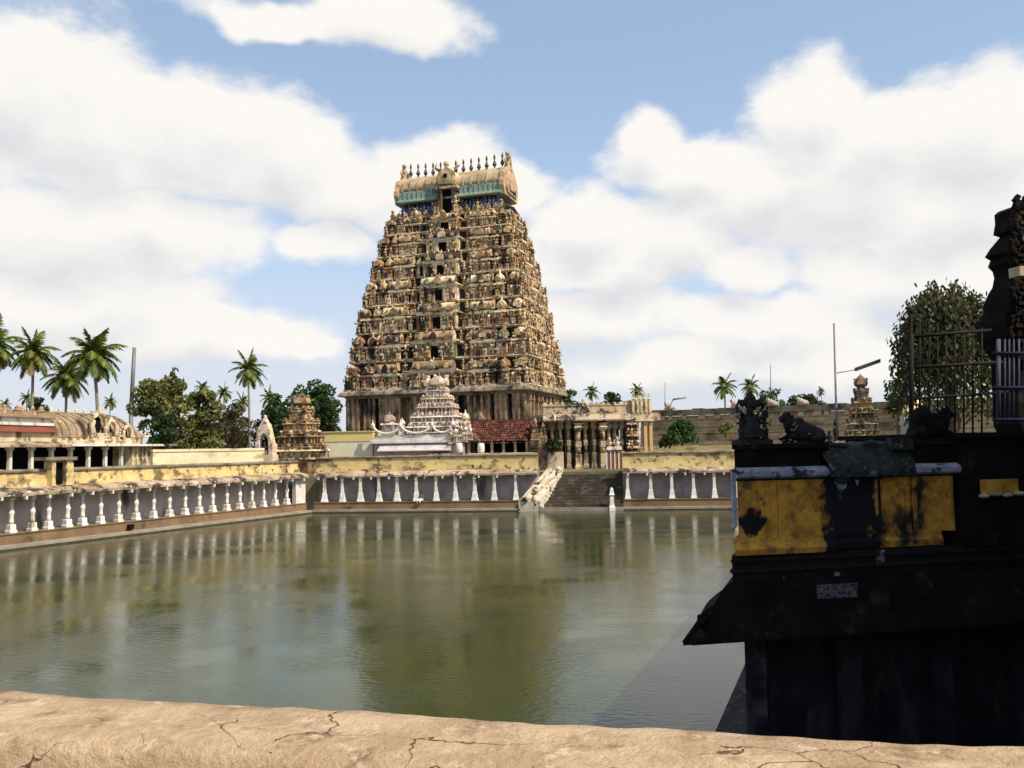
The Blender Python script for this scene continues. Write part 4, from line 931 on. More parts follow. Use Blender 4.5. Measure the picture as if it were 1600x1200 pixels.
# tall antenna with tube lamp arm
Y=31
a=atY(1303,505,Y); b_=atY(1308,690,Y)
ap=thing('lamp_pole','tall slim pole with a tilted tube lamp on a long arm beside the carved turret','lamp',(b_.x,Y,b_.z-1))
part(ap,'pole',M_metal,lambda m_:m_.tube([(0,0,0),(0,0,1),(a.x-b_.x,0,a.z-b_.z+1)],[.045,.045,.03],8))
c=atY(1306,583,Y); d_=atY(1336,578,Y); e_=atY(1375,564,Y)
L0=Vector((b_.x,Y,b_.z-1))
part(ap,'arm',M_metal,lambda m_:m_.tube([c-L0,d_-L0],.018,6))
part(ap,'tube_lamp',M_tube,lambda m_:(m_.tube([d_-L0,e_-L0],.055,8),m_.tube([d_-L0+Vector((0,-.03,.05)),e_-L0+Vector((0,-.03,.05))],.03,6)))
# lamp on the far wall
Y=118; c=atY(1046,636,Y); d_=atY(1052,624,Y); e_=atY(1072,621,Y)
lo=thing('wall_lamp','small tube lamp on a bent arm on the compound wall beside the pavilion','lamp',(c.x,Y,c.z))
part(lo,'arm',M_metal,lambda m_:m_.tube([(0,0,-1),(0,0,0),d_-c],[.1,.1,.08],6)); part(lo,'tube_lamp',M_tube,lambda m_:m_.tube([d_-c,e_-c],.14,6))

# ---------------------------------------------------------------- left mandapa with vaulted roof
la=place(-60,72); lb_=place(240,98); dm=lb_-la; Lm=dm.length; rzm=math.atan2(dm.y,dm.x)
# local x runs away along the building, y is to the left (away from tank)
ma=thing('vaulted_hall','long weathered hall with ribbed barrel roof behind the left colonnade','building',la,rzm)
def xm(px_): return along(la,dm.normalized(),px_,0,0)
x0m=0; xv=xm(104); xe=xm(236)
zE=zof(110,697,(la+dm.normalized()*xm(110)).y)-GZ
part(ma,'wall',M_cream,lambda m_:(m_.box(0,xv,1.6,9,zE,zE+2.0),m_.box(xv,xe,1.0,9,zE,zE+.9)))
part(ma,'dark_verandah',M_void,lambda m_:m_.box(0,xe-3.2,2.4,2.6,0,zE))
x=.6; vp=None
while x<xe-3:
    if vp is None: vp=MB().box(-.16,.16,.2,.5,0,zE-.35).box(-.26,.26,.1,.6,zE-.35,zE-.1).build('verandah_pillar',M_white,ma); o=vp
    else: o=vp.copy(); COL.objects.link(o); o.parent=ma
    o.location.x=x; x+=2.6
part(ma,'end_wall',M_cream,lambda m_:(m_.box(xe-3.2,xe,.3,9,0,zE),[m_.box(xe-3.2+k*.8,xe-3.0+k*.8,.1,.3,0,zE) for k in range(5)]))
part(ma,'eave',M_slab,lambda m_:m_.prism([(-.5,zE-.1),(-.5,zE+.1),(1.2,zE+.45),(1.7,zE+.45),(1.7,zE-.1)],'x',0,xv))
part(ma,'white_eave',M_white,lambda m_:m_.box(xv+.002,xe+4.0,-.6,1.5,zE-.02,zE+.2))
zT=zof(60,640,(la+dm.normalized()*xm(60)).y)-GZ
hh=zT-zE
part(ma,'red_band',M_redstripe,lambda m_:(m_.box(0,xv,1.45,1.6,zE+hh*.44,zE+hh*.56),m_.box(0,xv,1.2,9,zE+hh*.40,zE+hh*.44)))
part(ma,'white_band',M_white,lambda m_:(m_.box(0,xv,1.62,9,zE+2.002,zE+hh*.80),m_.box(0,xv,1.35,1.62,zE+hh*.58,zE+hh*.66)))
def topslab(m_):
    r=random.Random(2); x=0
    m_.box(0,xv,1.2,9.4,zE+hh*.80,zE+hh*.86)
    while x<xv-.1:
        x2=min(xv,x+r.uniform(.8,1.5)); m_.box(x,x2,1.3+r.uniform(0,.2),9,zE+hh*.86,zE+hh*(.97+r.uniform(-.02,.04))); x=x2
    for x in (3,7,xv*.5,xv-4,xv-1): m_.lathe(x,2,[(.4,zE+hh*.98),(.34,zE+hh*1.02),(.2,zE+hh*1.05),(.26,zE+hh*1.07),(.05,zE+hh*1.14)],8)
part(ma,'top_cornice',mat('brown_weathered_cornice',(.42,.27,.16),(.30,.19,.12),.8,stain=(.72,.64,.5),stain_lo=.60,stain_hi=.66,sscale=1.2,bump=.5),topslab)
def vault(m_):
    yb,wd=.9,4.4; zb_=zE+.9; hv=hh*1.05-.9
    n=26
    for i in range(n):
        xa_=xv+(xe-xv)*i/n; xb_=xv+(xe-xv)*(i+1)/n
        e0=1.0 if i<n-4 else [.93,.82,.64,.38][i-(n-4)]
        sc_=1.0+(.035 if i%2 else 0)
        prf=[(yb+wd-wd*math.cos(math.pi*q/12)*sc_,zb_+hv*e0*sc_*math.sin(math.pi*q/12)**.85 if 0<q<12 else zb_) for q in range(13)]
        m_.prism(prf,'x',xa_,xb_,False)
part(ma,'barrel_roof',mat('brown_vault_plaster',(.42,.31,.19),(.24,.17,.10),.7,stain=(.07,.052,.035),stain_lo=.50,stain_hi=.62,streak=1.5,sscale=.6,bump=.6,stain2=(.62,.52,.36),s2=(.60,.68)),vault)
def marches(m_):
    # horseshoe arches standing on the side of the vault, facing the tank
    for px_,s,cz in ((160,1.0,1.6),(178,.78,1.2),(204,.62,1.0)):
        x=xm(px_); z=zE+cz
        for k in range(13):
            pass
        m_.tube([(x+1.15*s*math.cos(math.pi*(-.25+1.5*k/12)),.35,z+.4*s+1.35*s*math.sin(math.pi*(-.25+1.5*k/12))) for k in range(13)],[.25*s+.05*s*(k%2) for k in range(13)],7)
        m_.box(x-1.6*s,x+1.6*s,.2,1.2,zE+.2,zE+.5); m_.prism([(x-1.5*s,zE+.5),(x-1.0*s,z-.3*s),(x+1.0*s,z-.3*s),(x+1.5*s,zE+.5)],'y',.25,1.0)
        m_.blob((x,.35,z+2.0*s),(.2*s,.2,.32*s),6,4); figure(m_,x-1.3*s,-.2,zE+.5,1.1*s,random.Random(3),True); figure(m_,x+1.4*s,-.2,zE+.5,1.0*s,random.Random(8),True)
part(ma,'horseshoe_arch',M_cream,marches)
part(ma,'arch_opening',M_void,lambda m_:[m_.blob((xm(px_),.75,zE+cz+.5*s),(.8*s,.12,1.0*s),10,6) for px_,s,cz in ((160,1.0,1.6),(178,.78,1.2),(204,.62,1.0))])
ro0=MB().lathe(0,0,[(.22,-.2),(.26,.0),(.12,.15),(.20,.28),(.03,.5)],8).build('roof_ornament',M_cream,ma)
for i in range(9):
    o=ro0 if i==0 else ro0.copy()
    if i: COL.objects.link(o); o.parent=ma
    o.location=(xv+(xe-xv)*(.05+.85*i/9),5.3,zE+hh*1.06)
for i in range(5):
    part(ma,'roof_figure',M_cream,lambda m_:figure(m_,xe-.5-i*2.2,-.4,zE+.9,1.0,random.Random(i),True))
# pale wall segments behind the left parapet
wa2=place(240,82); wb2=place(412,91)
d2_=wb2-wa2; o=MB()
o.box(0,d2_.length,0,.4,0,zof(330,705,86)-GZ); o.box(-.05,d2_.length+.05,-.08,.48,zof(330,705,86)-GZ,zof(330,701,86)-GZ)
o=o.build('garden_wall',mat('lemon_limewash',(.80,.69,.42),(.68,.56,.36),.6,stain=(.36,.26,.14),stain_lo=.50,stain_hi=.7,streak=.5,sscale=.6)); o.location=wa2; o.rotation_euler=(0,0,math.atan2(d2_.y,d2_.x)); tag(o,'plain pale yellow wall behind the left colonnade roof','wall')
# small yellow gatepost on the left parapet
x=along(PL,dirL,93,0,1.3); q=PL+dirL*x+Vector((-dirL.y,dirL.x,0))*1.25
o=thing('parapet_box','small square yellow turret with dark hollow and slab cap on the left parapet','turret',(q.x,q.y,3.95),math.atan2(dirL.y,dirL.x))
part(o,'body',M_yellow,lambda m_:(m_.box(-.85,-.55,-.3,.5,0,1.75),m_.box(.3,.9,-.3,.5,0,1.75),m_.box(-.55,.3,.1,.5,0,1.75)))
part(o,'hollow',M_void,lambda m_:m_.box(-.549,.299,.06,.096,.1,1.6)); part(o,'cap',M_coping,lambda m_:m_.box(-1.5,1.1,-.45,.7,1.75,1.98))
# drain spouts
m_=MB(); m_.box(-.22,.22,-.28,.0,0,.34); m_.box(-.3,.3,-.1,.05,-.06,0)
x=along(PL,dirL,203,0,.6); q=PL+dirL*x+Vector((-dirL.y,dirL.x,0))*.56
o=m_.build('drain_spout',M_black); o.location=(q.x,q.y,.45); o.rotation_euler=(0,0,math.atan2(dirL.y,dirL.x)); tag(o,'small black drain outlet in the brown step of the left bank','drain')

# ---------------------------------------------------------------- vegetation
def palm_parts(h,r_,nf,seed,dry=.2,lean=.0,leafw=1.0):
    r=random.Random(seed); tr=MB(); tr.tube([(0,0,0),(lean*.2,0,h*.3),(lean*.6,0,h*.7),(lean,0,h)],[r_*.075,r_*.055,r_*.045,r_*.05],8)
    cr=MB(); 
    top=Vector((lean,0,h))
    for i in range(nf):
        az_=2*math.pi*(i*.618)+r.uniform(-.2,.2); up=R(82)-R(125)*(i/nf)**.9+r.uniform(-.1,.1); L=r_*r.uniform(.85,1.12)
        cr.k=1 if (up<R(-25) and r.random()<dry*2.2) else 0
        d=Vector((math.cos(az_)*math.cos(up),math.sin(az_)*math.cos(up),math.sin(up)))
        pts=[];p=top.copy(); dd=d.copy(); n=9
        for j in range(n+1):
            pts.append(p.copy()); p=p+dd*(L/n); dd=(dd+Vector((0,0,-.17-.05*math.cos(up)))).normalized()
        for j in range(n):
            a,b=pts[j],pts[j+1]; t_=(b-a).normalized(); side=t_.cross(Vector((0,0,1)))
            if side.length<.05: side=Vector((math.sin(az_),-math.cos(az_),0))
            side.normalize(); upv=side.cross(t_)
            cr.add([a-side*.03*r_*.3,a+side*.03*r_*.3,b+side*.02*r_*.3,b-side*.02*r_*.3],[(0,1,2,3)])
            for sub in range(3):
                q=a.lerp(b,sub/3); fr=(j+sub/3)/n; ll=r_*.30*(math.sin(math.pi*min(1,.16+fr*.9))**.6)*r.uniform(.85,1.1)
                if fr<.08: continue
                for sg in (-1,1):
                    tip=q+(side*sg*.75+t_*.55-Vector((0,0,1))*r.uniform(.25,.6)).normalized()*ll
                    wv=t_*(.042*r_*leafw); cr.add([q-wv,q+wv,tip],[(0,1,2)])
    cr.k=0
    return tr,cr
def palm(px_,py_,rad,Y,seed,label,lean_px=0,nf=26,dry=.2):
    c=atY(px_,py_,Y); r_=1.13*rad*Y/F; lean=lean_px*Y/F
    t_=thing('palm_tree',label,'palm tree',(c.x-lean,Y,GZ),0,'palm trees beyond the temple walls')
    tr,cr=palm_parts(c.z-GZ,r_,nf,seed,dry,lean)
    tr.build('trunk',M_palmbark,t_); cr.build('crown',[L_palm,L_palmdry],t_); return t_
palm(-8,540,46,112,1,'palm tree cut off by the left edge of the photo')
palm(52,552,42,112,2,'palm with yellowing lower fronds, second from the left edge',0,26,.4)
palm(104,590,40,116,3,'low bushy palm tucked left of the biggest palm',0,30,.25)
palm(146,556,50,110,4,'biggest palm with a bare leaning trunk, left of the mast',-14,32,.3)
palm(388,578,32,108,5,'lone slender palm with a pale trunk left of the dark trees',-3,24,.2)
small_p=[(42,622,14,150,'small distant palm below the second palm'),(172,628,14,150,'small distant palm just left of the mast'),(317,606,15,140,'small palm above the olive trees, left one of a pair'),(350,614,17,140,'small palm above the brown thin tree'),(378,628,18,138,'small palm directly behind the lone slender palm'),(420,622,19,138,'small palm just right of the lone slender palm'),
 (996,610,15,150,'small dark palm behind the pavilion turret'),(925,612,15,150,'small dark palm behind the pavilion roof centre'),(1132,604,24,145,'bright palm with arching fronds behind the compound wall'),(1172,604,20,145,'dark spiky palm right above the black deity statue'),(1283,612,9,170,'tiny palm behind the wall left of the tall pole'),(1402,600,18,120,'small palm left of the tree behind the iron railing'),
 (8,632,12,150,'dark palm top at the far left edge above the hall'),(62,636,10,150,'tiny palm behind the hall roof')]
for i,(a_,b2,c2_,d3,l) in enumerate(small_p): palm(a_,b2,c2_,d3,20+i,l,0,18,.05)
def leafcloud(mb_,cl,n,size,r):
    for (c,rr) in cl:
        for _ in range(int(n*rr[0]*rr[2])):
            # bias to shell
            while True:
                d=Vector((r.uniform(-1,1),r.uniform(-1,1),r.uniform(-1,1)))
                if .15<d.length<1: break
            d=d.normalized()*(d.length**.45)
            p=Vector(c)+Vector((d.x*rr[0],d.y*rr[1],d.z*rr[2]))
            a=Vector((r.gauss(0,1),r.gauss(0,1),r.gauss(0,1))).normalized(); b=a.cross(Vector((r.gauss(0,1),r.gauss(0,1),r.gauss(0,1)))).normalized()
            s=size*r.uniform(.6,1.3); mb_.add([p-a*s,p+b*s*.45,p+a*s,p-b*s*.45],[(0,1,2,3)])
def tree(px0,px1,pt,pb,Y,mt,seed,label,dens=26,size=.33,branchy=False,pointed=False,cat='tree',name='tree',base=GZ):
    r=random.Random(seed); cx=(px0+px1)/2; c=atY(cx,pt,Y); top=c.z; bot=max(base+.5,atY(cx,pb,Y).z); w_=wid(px0,px1,Y)/2
    t_=thing(name,label,cat,(c.x,Y,base)); hgt=top-base; z0=bot-base
    cl=[]
    n=int(14+w_*3.2)
    for i in range(n):
        u=r.uniform(-1,1); v=r.random()**.8
        wmax=(1-v)**.6 if pointed else math.sqrt(max(.06,1-(max(0,v-.35)/.65)**2))
        s=w_*r.uniform(.34,.52)*(1-.3*v)
        zz=z0+(hgt-z0-s*.7)*v
        cl.append(((u*(w_-s*.6)*wmax,r.uniform(-1,1)*w_*.5*wmax,zz+.0),(s,s,s*r.uniform(.6,.85))))
    tr=MB(); tr.tube([(0,0,0),(r.uniform(-.2,.2),0,z0*.6+.2),(r.uniform(-.4,.4),0,z0+(hgt-z0)*.45)],[max(.15,w_*.09),w_*.07,w_*.03],7)
    for (cc,rr) in cl[:(len(cl) if branchy else 9)]:
        s0=Vector((0,0,z0*.5+r.random()*(hgt-z0)*.3)); m0=s0.lerp(Vector(cc),.5)+Vector((r.uniform(-.3,.3),0,.3)); tr.tube([s0,m0,cc],[w_*.035,w_*.022,w_*.008],5)
    tr.build('trunk',M_bark,t_)
    lb2=MB(); leafcloud(lb2,cl,dens/(size*size)*.42,size,r); lb2.build('crown',mt,t_); return t_
tree(206,308,582,700,104,L_mid,1,'large olive-green tree with dense rounded crown just right of the mast',dens=36)
tree(258,290,572,640,106,L_mid,12,'narrow pointed tree crown rising above the olive tree',pointed=True)
tree(276,352,606,700,106,L_mid,2,'mid olive tree between the pointed tree and the brown tree',dens=36)
tree(330,392,640,705,116,L_dark,22,'low dark tree filling the gap behind the brown tree',dens=36)
tree(285,335,636,700,112,L_mid,23,'second row olive tree behind the gap right of the pointed tree',dens=34)
tree(232,282,640,702,100,L_dark,13,'dark low tree in front of the large olive tree')
tree(320,398,628,700,108,L_brown,3,'sparse brownish tree with bare branches left of the slender palm',dens=10,branchy=True,size=.24)
tree(395,450,632,705,112,L_dark,4,'dark tree behind the white arched niche')
tree(440,535,592,690,116,L_green,5,'big fresh green tree touching the tower foot on the left',dens=28)
tree(478,532,618,690,112,L_dark,6,'dark green tree in front of the big fresh green one')
tree(408,465,610,700,120,L_green,14,'green tree left behind the small pyramidal shrine')
tree(868,915,603,660,140,L_green,7,'bright green tree between the tower and the pavilion roof')
tree(930,985,612,660,150,L_dark,8,'dark low tree behind the pavilion parapet')
tree(1182,1228,603,650,145,L_green,9,'round green tree clump behind the compound wall')
tree(1225,1290,615,650,160,L_dark,15,'low dark tree line behind the wall beside the tall pole')
tree(1380,1420,590,650,110,L_dark,16,'small dark tree left of the tree behind the railing')
tree(40,75,618,660,150,L_dark,17,'distant dark tree behind the hall roof under the second palm')
# bushes on the slope before the compound wall
def bush(px0,px1,pt,pb,Y,mt,seed,label):
    base=max(GZ,atY((px0+px1)/2,pb,Y).z-.2); return tree(px0,px1,pt,pb,Y,mt,seed,label,dens=30,size=.28,cat='bush',name='bush',base=base)
bush(1038,1092,655,694,103,L_green,31,'large bright green bush growing before the compound wall')
bush(1030,1060,676,698,101,L_dark,32,'low dark bush at the left foot of the bright green one')
bush(1120,1146,660,682,104,L_mid,33,'small pale olive bush left of the black deity statue')
bush(845,880,686,706,96,L_dark,34,'tiny dark shrub by the pavilion corner')
# grassy slope at foot of the wall
mb=MB(); n=50; r=random.Random(5); d0=(wb-wa).normalized(); nb_=Vector((d0.y,-d0.x,0))
vs=[];fs=[]
for i in range(n+1):
    for j in range(5):
        q=wa+d0*(Lw*i/n)+nb_*(j*2.2+.3); vs.append((q.x,q.y,GZ+.004+(2.4*(1-j/4)**1.4 if j<4 else 0)+r.uniform(0,.12)))
for i in range(n):
    for j in range(4): a_=i*5+j; fs.append((a_,a_+1,a_+6,a_+5))
mb.add(vs,fs,True); o=mb.build('slope',mat('dry_grass_bank',(.30,.22,.11),(.19,.17,.07),.5,stain=(.09,.10,.04),stain_lo=.54,stain_hi=.64,sscale=.5,bump=.6)); o['kind']='structure'

# ---------------------------------------------------------------- near right: bank steps, mandapa, statues, railing
NB=Vector((3.22,13.0,0)); rzn=R(12)
NM=Matrix.Translation(NB)@Matrix.Rotation(rzn,4,'Z')
def loc(px_,py_,yl=0.0):
    """local coordinates on the mandapa's front plane (shifted back by yl) for a photo pixel"""
    d=ray(px_,py_); o_=Vector((0,0,CAMZ)); Mi=NM.inverted(); dL=Mi.to_3x3()@d; oL=Mi@o_; t_=(yl-oL.y)/dL.y; return oL+dL*t_
def steps(m_):
    nr=Vector((dr.y,-dr.x,0)); L=(TB-TC).length
    for i in range(4): m_.box(0,L,-16,-.0-.3*i,-.8 if i==0 else .06+.16*(i-1),.06+.16*i)
bk=thing('bank_steps','narrow dark stone steps along the shaded right bank','stairs',(TC.x,TC.y,0),math.atan2(dr.y,dr.x))
part(bk,'steps',M_step,steps)
RL=(TB-TC).length; xs=(RB+dr*((17.5-24)/dr.y)-TC).length
rb=thing('colonnade','long black stone colonnade running back along the shaded right bank behind the ochre parapet','colonnade',(TC.x,TC.y,0),math.atan2(dr.y,dr.x))
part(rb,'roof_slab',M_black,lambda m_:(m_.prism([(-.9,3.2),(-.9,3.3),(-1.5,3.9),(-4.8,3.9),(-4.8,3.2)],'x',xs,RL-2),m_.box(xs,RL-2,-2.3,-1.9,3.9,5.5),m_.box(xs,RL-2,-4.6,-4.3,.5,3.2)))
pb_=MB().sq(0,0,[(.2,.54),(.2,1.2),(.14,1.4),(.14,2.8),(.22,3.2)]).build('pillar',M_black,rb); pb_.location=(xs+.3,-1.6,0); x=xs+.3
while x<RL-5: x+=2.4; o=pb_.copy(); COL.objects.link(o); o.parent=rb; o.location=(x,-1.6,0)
nbm=thing('near_hall','black weathered hall with peeling ochre parapet and curved eave at the right','building',NB,rzn)
g=lambda px_,py_,yl=0: loc(px_,py_,yl)
FZ=.54; XR=6.5; DB=2.6
eb=g(1150,996).z; et=g(1150,908).z; tipx=g(1055,998).x
zb0=g(1150,868).z; zy0=g(1150,843).z; zy1=g(1150,752).z; zl0=g(1150,748).z; zl1=g(1150,731).z; zs0=g(1150,702).z; zs1=g(1150,695).z
xm0=g(1290,720).x; xm1=g(1420,720).x; xr=g(1490,720).x
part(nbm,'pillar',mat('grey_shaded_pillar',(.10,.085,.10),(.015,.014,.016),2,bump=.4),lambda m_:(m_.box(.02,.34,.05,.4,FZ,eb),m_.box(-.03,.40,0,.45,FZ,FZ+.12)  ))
M_inner=mat('hall_shade_plaster',(.05,.045,.05),(.02,.018,.02),1.3,stain=(.09,.075,.06),stain_lo=.58,stain_hi=.7,sscale=1.5,streak=3,bump=.5)  # dark colour stands in for the shade inside the hall
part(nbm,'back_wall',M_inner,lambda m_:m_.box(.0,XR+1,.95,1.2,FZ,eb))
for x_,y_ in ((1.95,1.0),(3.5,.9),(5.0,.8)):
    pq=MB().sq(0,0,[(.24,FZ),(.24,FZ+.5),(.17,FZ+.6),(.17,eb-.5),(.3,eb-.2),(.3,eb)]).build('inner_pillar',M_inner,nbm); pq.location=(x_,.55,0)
part(nbm,'floor',M_step,lambda m_:m_.box(-.1,XR+1,-.3,DB,-.1,FZ+.004))
def kap(m_):
    # curved eave: profile swept round the front-left corner
    T=-tipx-.10; D_=et-eb; prof=[(0,et),(.07,et-.02),(.20*T/.85,et-.13*D_),(.30*T/.85,et-.30*D_),(.39*T/.85,et-.50*D_),(.52*T/.85,et-.66*D_),(.68*T/.85,et-.79*D_),(.79*T/.85,et-.90*D_),(T,eb+.02),(T,eb),(.6,eb-.01),(0,eb)]
    k=-.10
    vs=[];fs=[]; n=len(prof)
    for (e,z) in prof: vs.append((k-e,DB,z))
    for (e,z) in prof: vs.append((k-e,-e*.30,z))
    for (e,z) in prof: vs.append((XR+1,-e*.30,z))
    for s_ in (0,1):
        for i in range(n-1): a_=s_*n+i; fs.append((a_,a_+1,a_+n+1,a_+n))
    m_.add(vs,fs,False)
    m_.box(-.1,XR+1,0,DB,eb,et)
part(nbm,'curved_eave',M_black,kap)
def scroll(m_):
    tx=tipx
    m_.tube([(tx+.02,-.22,eb+.03),(tx+.16,-.26,eb+.20),(tx+.28,-.28,eb+.34),(tx+.36,-.26,eb+.38),(tx+.40,-.22,eb+.30),(tx+.30,-.24,eb+.24),(tx+.25,-.26,eb+.3)],[.015,.03,.04,.045,.04,.03,.02],6)
    m_.tube([(tx+.30,-.26,eb+.36),(tx+.42,-.24,eb+.46),(tx+.5,-.2,eb+.50)],[.03,.035,.015],6)
    m_.blob((tx+.25,-.28,eb+.37),(.035,.03,.045),6,4); m_.blob((tx+.34,-.28,eb+.42),(.04,.03,.035),6,4)
    m_.box(tx+.12,XR,-.31,-.27,eb+.0,eb+.045)
part(nbm,'eave_scroll',M_black,scroll)
part(nbm,'dark_frieze',M_nearblk,lambda m_:(m_.box(-.12,XR+1,.0,DB,et,zb0),m_.box(-.18,XR+1,-.06,DB,et+.12,et+.17),m_.box(-.16,XR+1,-.05,DB,zb0-.09,zb0-.05)))
part(nbm,'ochre_moulding',M_nearyel,lambda m_:(m_.prism([(-.06,zb0),(-.08,zb0+.08),(-.02,zb0+.17),(-.01,zy0),(DB,zy0),(DB,zb0)],'x',-.10,xm0+.1),m_.prism([(.0,zb0+.02),(-.02,zb0+.12),(.03,zb0+.17),(.03,zy0),(DB,zy0),(DB,zb0+.02)],'x',xm0+.102,xr-.25)))
def ochre(m_):
    m_.box(0,xm1-.55,.0,.5,zy0,zy1)
    for x in (.30,.50): m_.box(x,x+.10,-.03,0,zy0,zy1)
    m_.box(.62,.66,-.015,0,zy0,zy1); m_.box(xm0-.22,xm0-.121,-.02,0,zy0,zy1)
    m_.box(xm1-.548,xr,.04,.5,zy0,zy1)
    for x in (xm1-.1,xm1+.02,xr-.16): m_.box(x,x+.09,-.005,.04,zy0,zy1)
    m_.box(xm1-.28,xm1-.25,.02,.04,zy0,zy1)
part(nbm,'ochre_wall',M_nearyel,ochre)
part(nbm,'sooty_panel',M_nearblk,lambda m_:(m_.box(xm1-.62,xm1-.50,.01,.045,zy0,zy1),))
part(nbm,'navy_recess',M_navy,lambda m_:(m_.box(-.02,xm0-.02,-.02,.5,zy1,zl0),m_.box(xm1-.02,xr+.02,.02,.5,zy1,zl0)))
for a_,b3 in ((-.06,xm0-.02),(xm1,xr+.03)):
    def ledge(m_):
        pr=[(-.08,zl0),(-.12,zl0+.03),(-.125,zl0+.10),(-.09,zl1-.03),(-.03,zl1),(.5,zl1),(.5,zl0)]
        m_.prism(pr,'x',a_,b3)
        if a_>0: return
        m_.box(-.10,-.04,-.06,.02,zy1-.62,zl1-.02); m_.tube([(-.07,-.03,zy1-.62),(-.13,-.05,zy1-.68)],[.04,.02],6)
    part(nbm,'painted_ledge',M_bluewhite,ledge)
def topsl(m_):
    m_.box(-.03,xm0-.08,.03,.5,zl1,zs0); m_.box(-.10,xm0+.02,-.08,.9,zs0,zs1); m_.box(xm1+.03,xr+.2,.05,.6,zl1,zs0+.02); m_.box(xm1-.02,xr+.3,-.02,.9,zs0+.02,zs1+.03)
    m_.box(0,XR,.5,DB,zb0,zs0)
part(nbm,'roof_slab',M_black,topsl)
def mound(m_):
    r=random.Random(9); x0,x1=xm0-.05,xm1+.0; n,mm=16,8; vs=[];fs=[]
    for j in range(mm+1):
        for i in range(n+1):
            a_=math.pi*.5*j/mm; vs.append((x0+(x1-x0)*i/n,-.16*math.cos(a_)+.5*(1-math.cos(a_))*1.2-.02+r.uniform(-.025,.025),zl0-.01+(zs1-zl0+.02)*math.sin(a_)+r.uniform(-.015,.02)))
    for j in range(mm):
        for i in range(n): k=j*(n+1)+i; fs.append((k,k+1,k+n+2,k+n+1))
    m_.add(vs,fs,False)
    m_.box(x1-.35,x1+.02,-.1,.3,zs1-.12,zs1+.06); [m_.blob((r.uniform(x0+.1,x1-.1),-.02+.25*q/26,zl0-.02+(zs1-zl0)*q/26+r.uniform(-.03,.03)),(r.uniform(.07,.16),.09,r.uniform(.04,.08)),8,5) for q in range(26)]
part(nbm,'eroded_moulding',M_moss,mound)
part(nbm,'white_flake',M_bluewhite,lambda m_:(m_.prism([(xm0+.12,zy1-.04),(xm0+.34,zy1-.04),(xm0+.31,zy1-.14),(xm0+.24,zy1-.18),(xm0+.22,zy1-.30),(xm0+.17,zy1-.26),(xm0+.18,zy1-.14)],'y',-.012,-.002),m_.prism([(xm0+.46,zy1-.02),(xm0+.53,zy1-.03),(xm0+.5,zy1-.11)],'y',-.012,-.002)))
for ch in nbm.children:
    for v in ch.data.vertices:
        if v.co.y>0: v.co.x+=.63*v.co.y*(1 if v.co.x<3 else 0)
def soot(m,xc,xw,zc=None,zw=None,x2=.19,w2=.20,z2=0,zw2=.22):
    t=m.node_tree; b=t.nodes['Principled BSDF']; tc_=N(t,'ShaderNodeTexCoord'); sp_=N(t,'ShaderNodeSeparateXYZ'); t.links.new(tc_.outputs['Object'],sp_.inputs[0])
    ns=N(t,'ShaderNodeTexNoise'); ns.inputs['Scale'].default_value=3.2; ns.inputs['Detail'].default_value=8; ns.inputs['Roughness'].default_value=.65; t.links.new(tc_.outputs['Object'],ns.inputs['Vector'])
    nn=math_(t,'MULTIPLY',math_(t,'SUBTRACT',ns.outputs[0],.5),2.3)
    d1_=math_(t,'SUBTRACT',1.0,math_(t,'DIVIDE',math_(t,'ABSOLUTE',math_(t,'SUBTRACT',sp_.outputs[0],xc)),xw))
    a_=math_(t,'SUBTRACT',1.0,math_(t,'DIVIDE',math_(t,'ABSOLUTE',math_(t,'SUBTRACT',sp_.outputs[0],x2)),w2)); c_=math_(t,'SUBTRACT',1.0,math_(t,'DIVIDE',math_(t,'ABSOLUTE',math_(t,'SUBTRACT',sp_.outputs[2],z2)),zw2))
    f=math_(t,'ADD',math_(t,'MAXIMUM',d1_,math_(t,'SUBTRACT',math_(t,'MULTIPLY',math_(t,'ADD',a_,c_),.8),.55)),nn)
    old=b.inputs['Base Color'].links[0].from_socket; mk=N(t,'ShaderNodeMix',data_type='RGBA'); t.links.new(maprange(t,f,-.05,.22),mk.inputs['Factor']); t.links.new(old,mk.inputs['A']); mk.inputs['B'].default_value=(.014,.012,.013,1); t.links.new(mk.outputs['Result'],b.inputs['Base Color'])
soot(M_nearyel,(xm0-.1+xm1-.55)/2,(xm1-.45-xm0)/2+.05,z2=zy0+.24)
# worn pale plate on the eave
pa=loc(1262,931,-.16); pb=loc(1322,907,-.16)
m_=MB(); m_.box(pa.x,pb.x,-.16-.28,-.16-.25,pa.z,pb.z); 
o=m_.build('worn_plate',mat('worn_pale_plate',(.17,.15,.15),(.13,.12,.115),30,stain=(.03,.028,.028),stain_lo=.50,stain_hi=.56,sscale=26,bump=.3)); o.location=NB; o.rotation_euler=(0,0,rzn); tag(o,'small worn grey-white plate on the black curved eave','sign')
# dark wall to the right, with an ochre panel
dk=thing('dark_side_wall','tall unlit stone wall with a small ochre panel at the right edge','wall',NB,rzn)
xd=loc(1492,700).x
ztop_=g(1520,684).z
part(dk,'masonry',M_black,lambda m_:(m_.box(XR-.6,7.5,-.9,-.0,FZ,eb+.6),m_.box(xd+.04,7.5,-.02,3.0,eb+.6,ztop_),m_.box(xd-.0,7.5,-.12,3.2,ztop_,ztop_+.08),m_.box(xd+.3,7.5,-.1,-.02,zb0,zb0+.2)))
a_=loc(1538,778,-.1); b3=loc(1592,748,-.1)
part(dk,'ochre_panel',M_nearyel,lambda m_:(m_.box(a_.x,b3.x,-.08,-.021,a_.z+.06,b3.z)))
part(dk,'scalloped_sill',M_cream,lambda m_:[m_.blob((a_.x+(b3.x-a_.x)*k/3,-.1,a_.z+.03+.02*(k%2)),(.11,.05,.035),8,4) for k in range(4)])
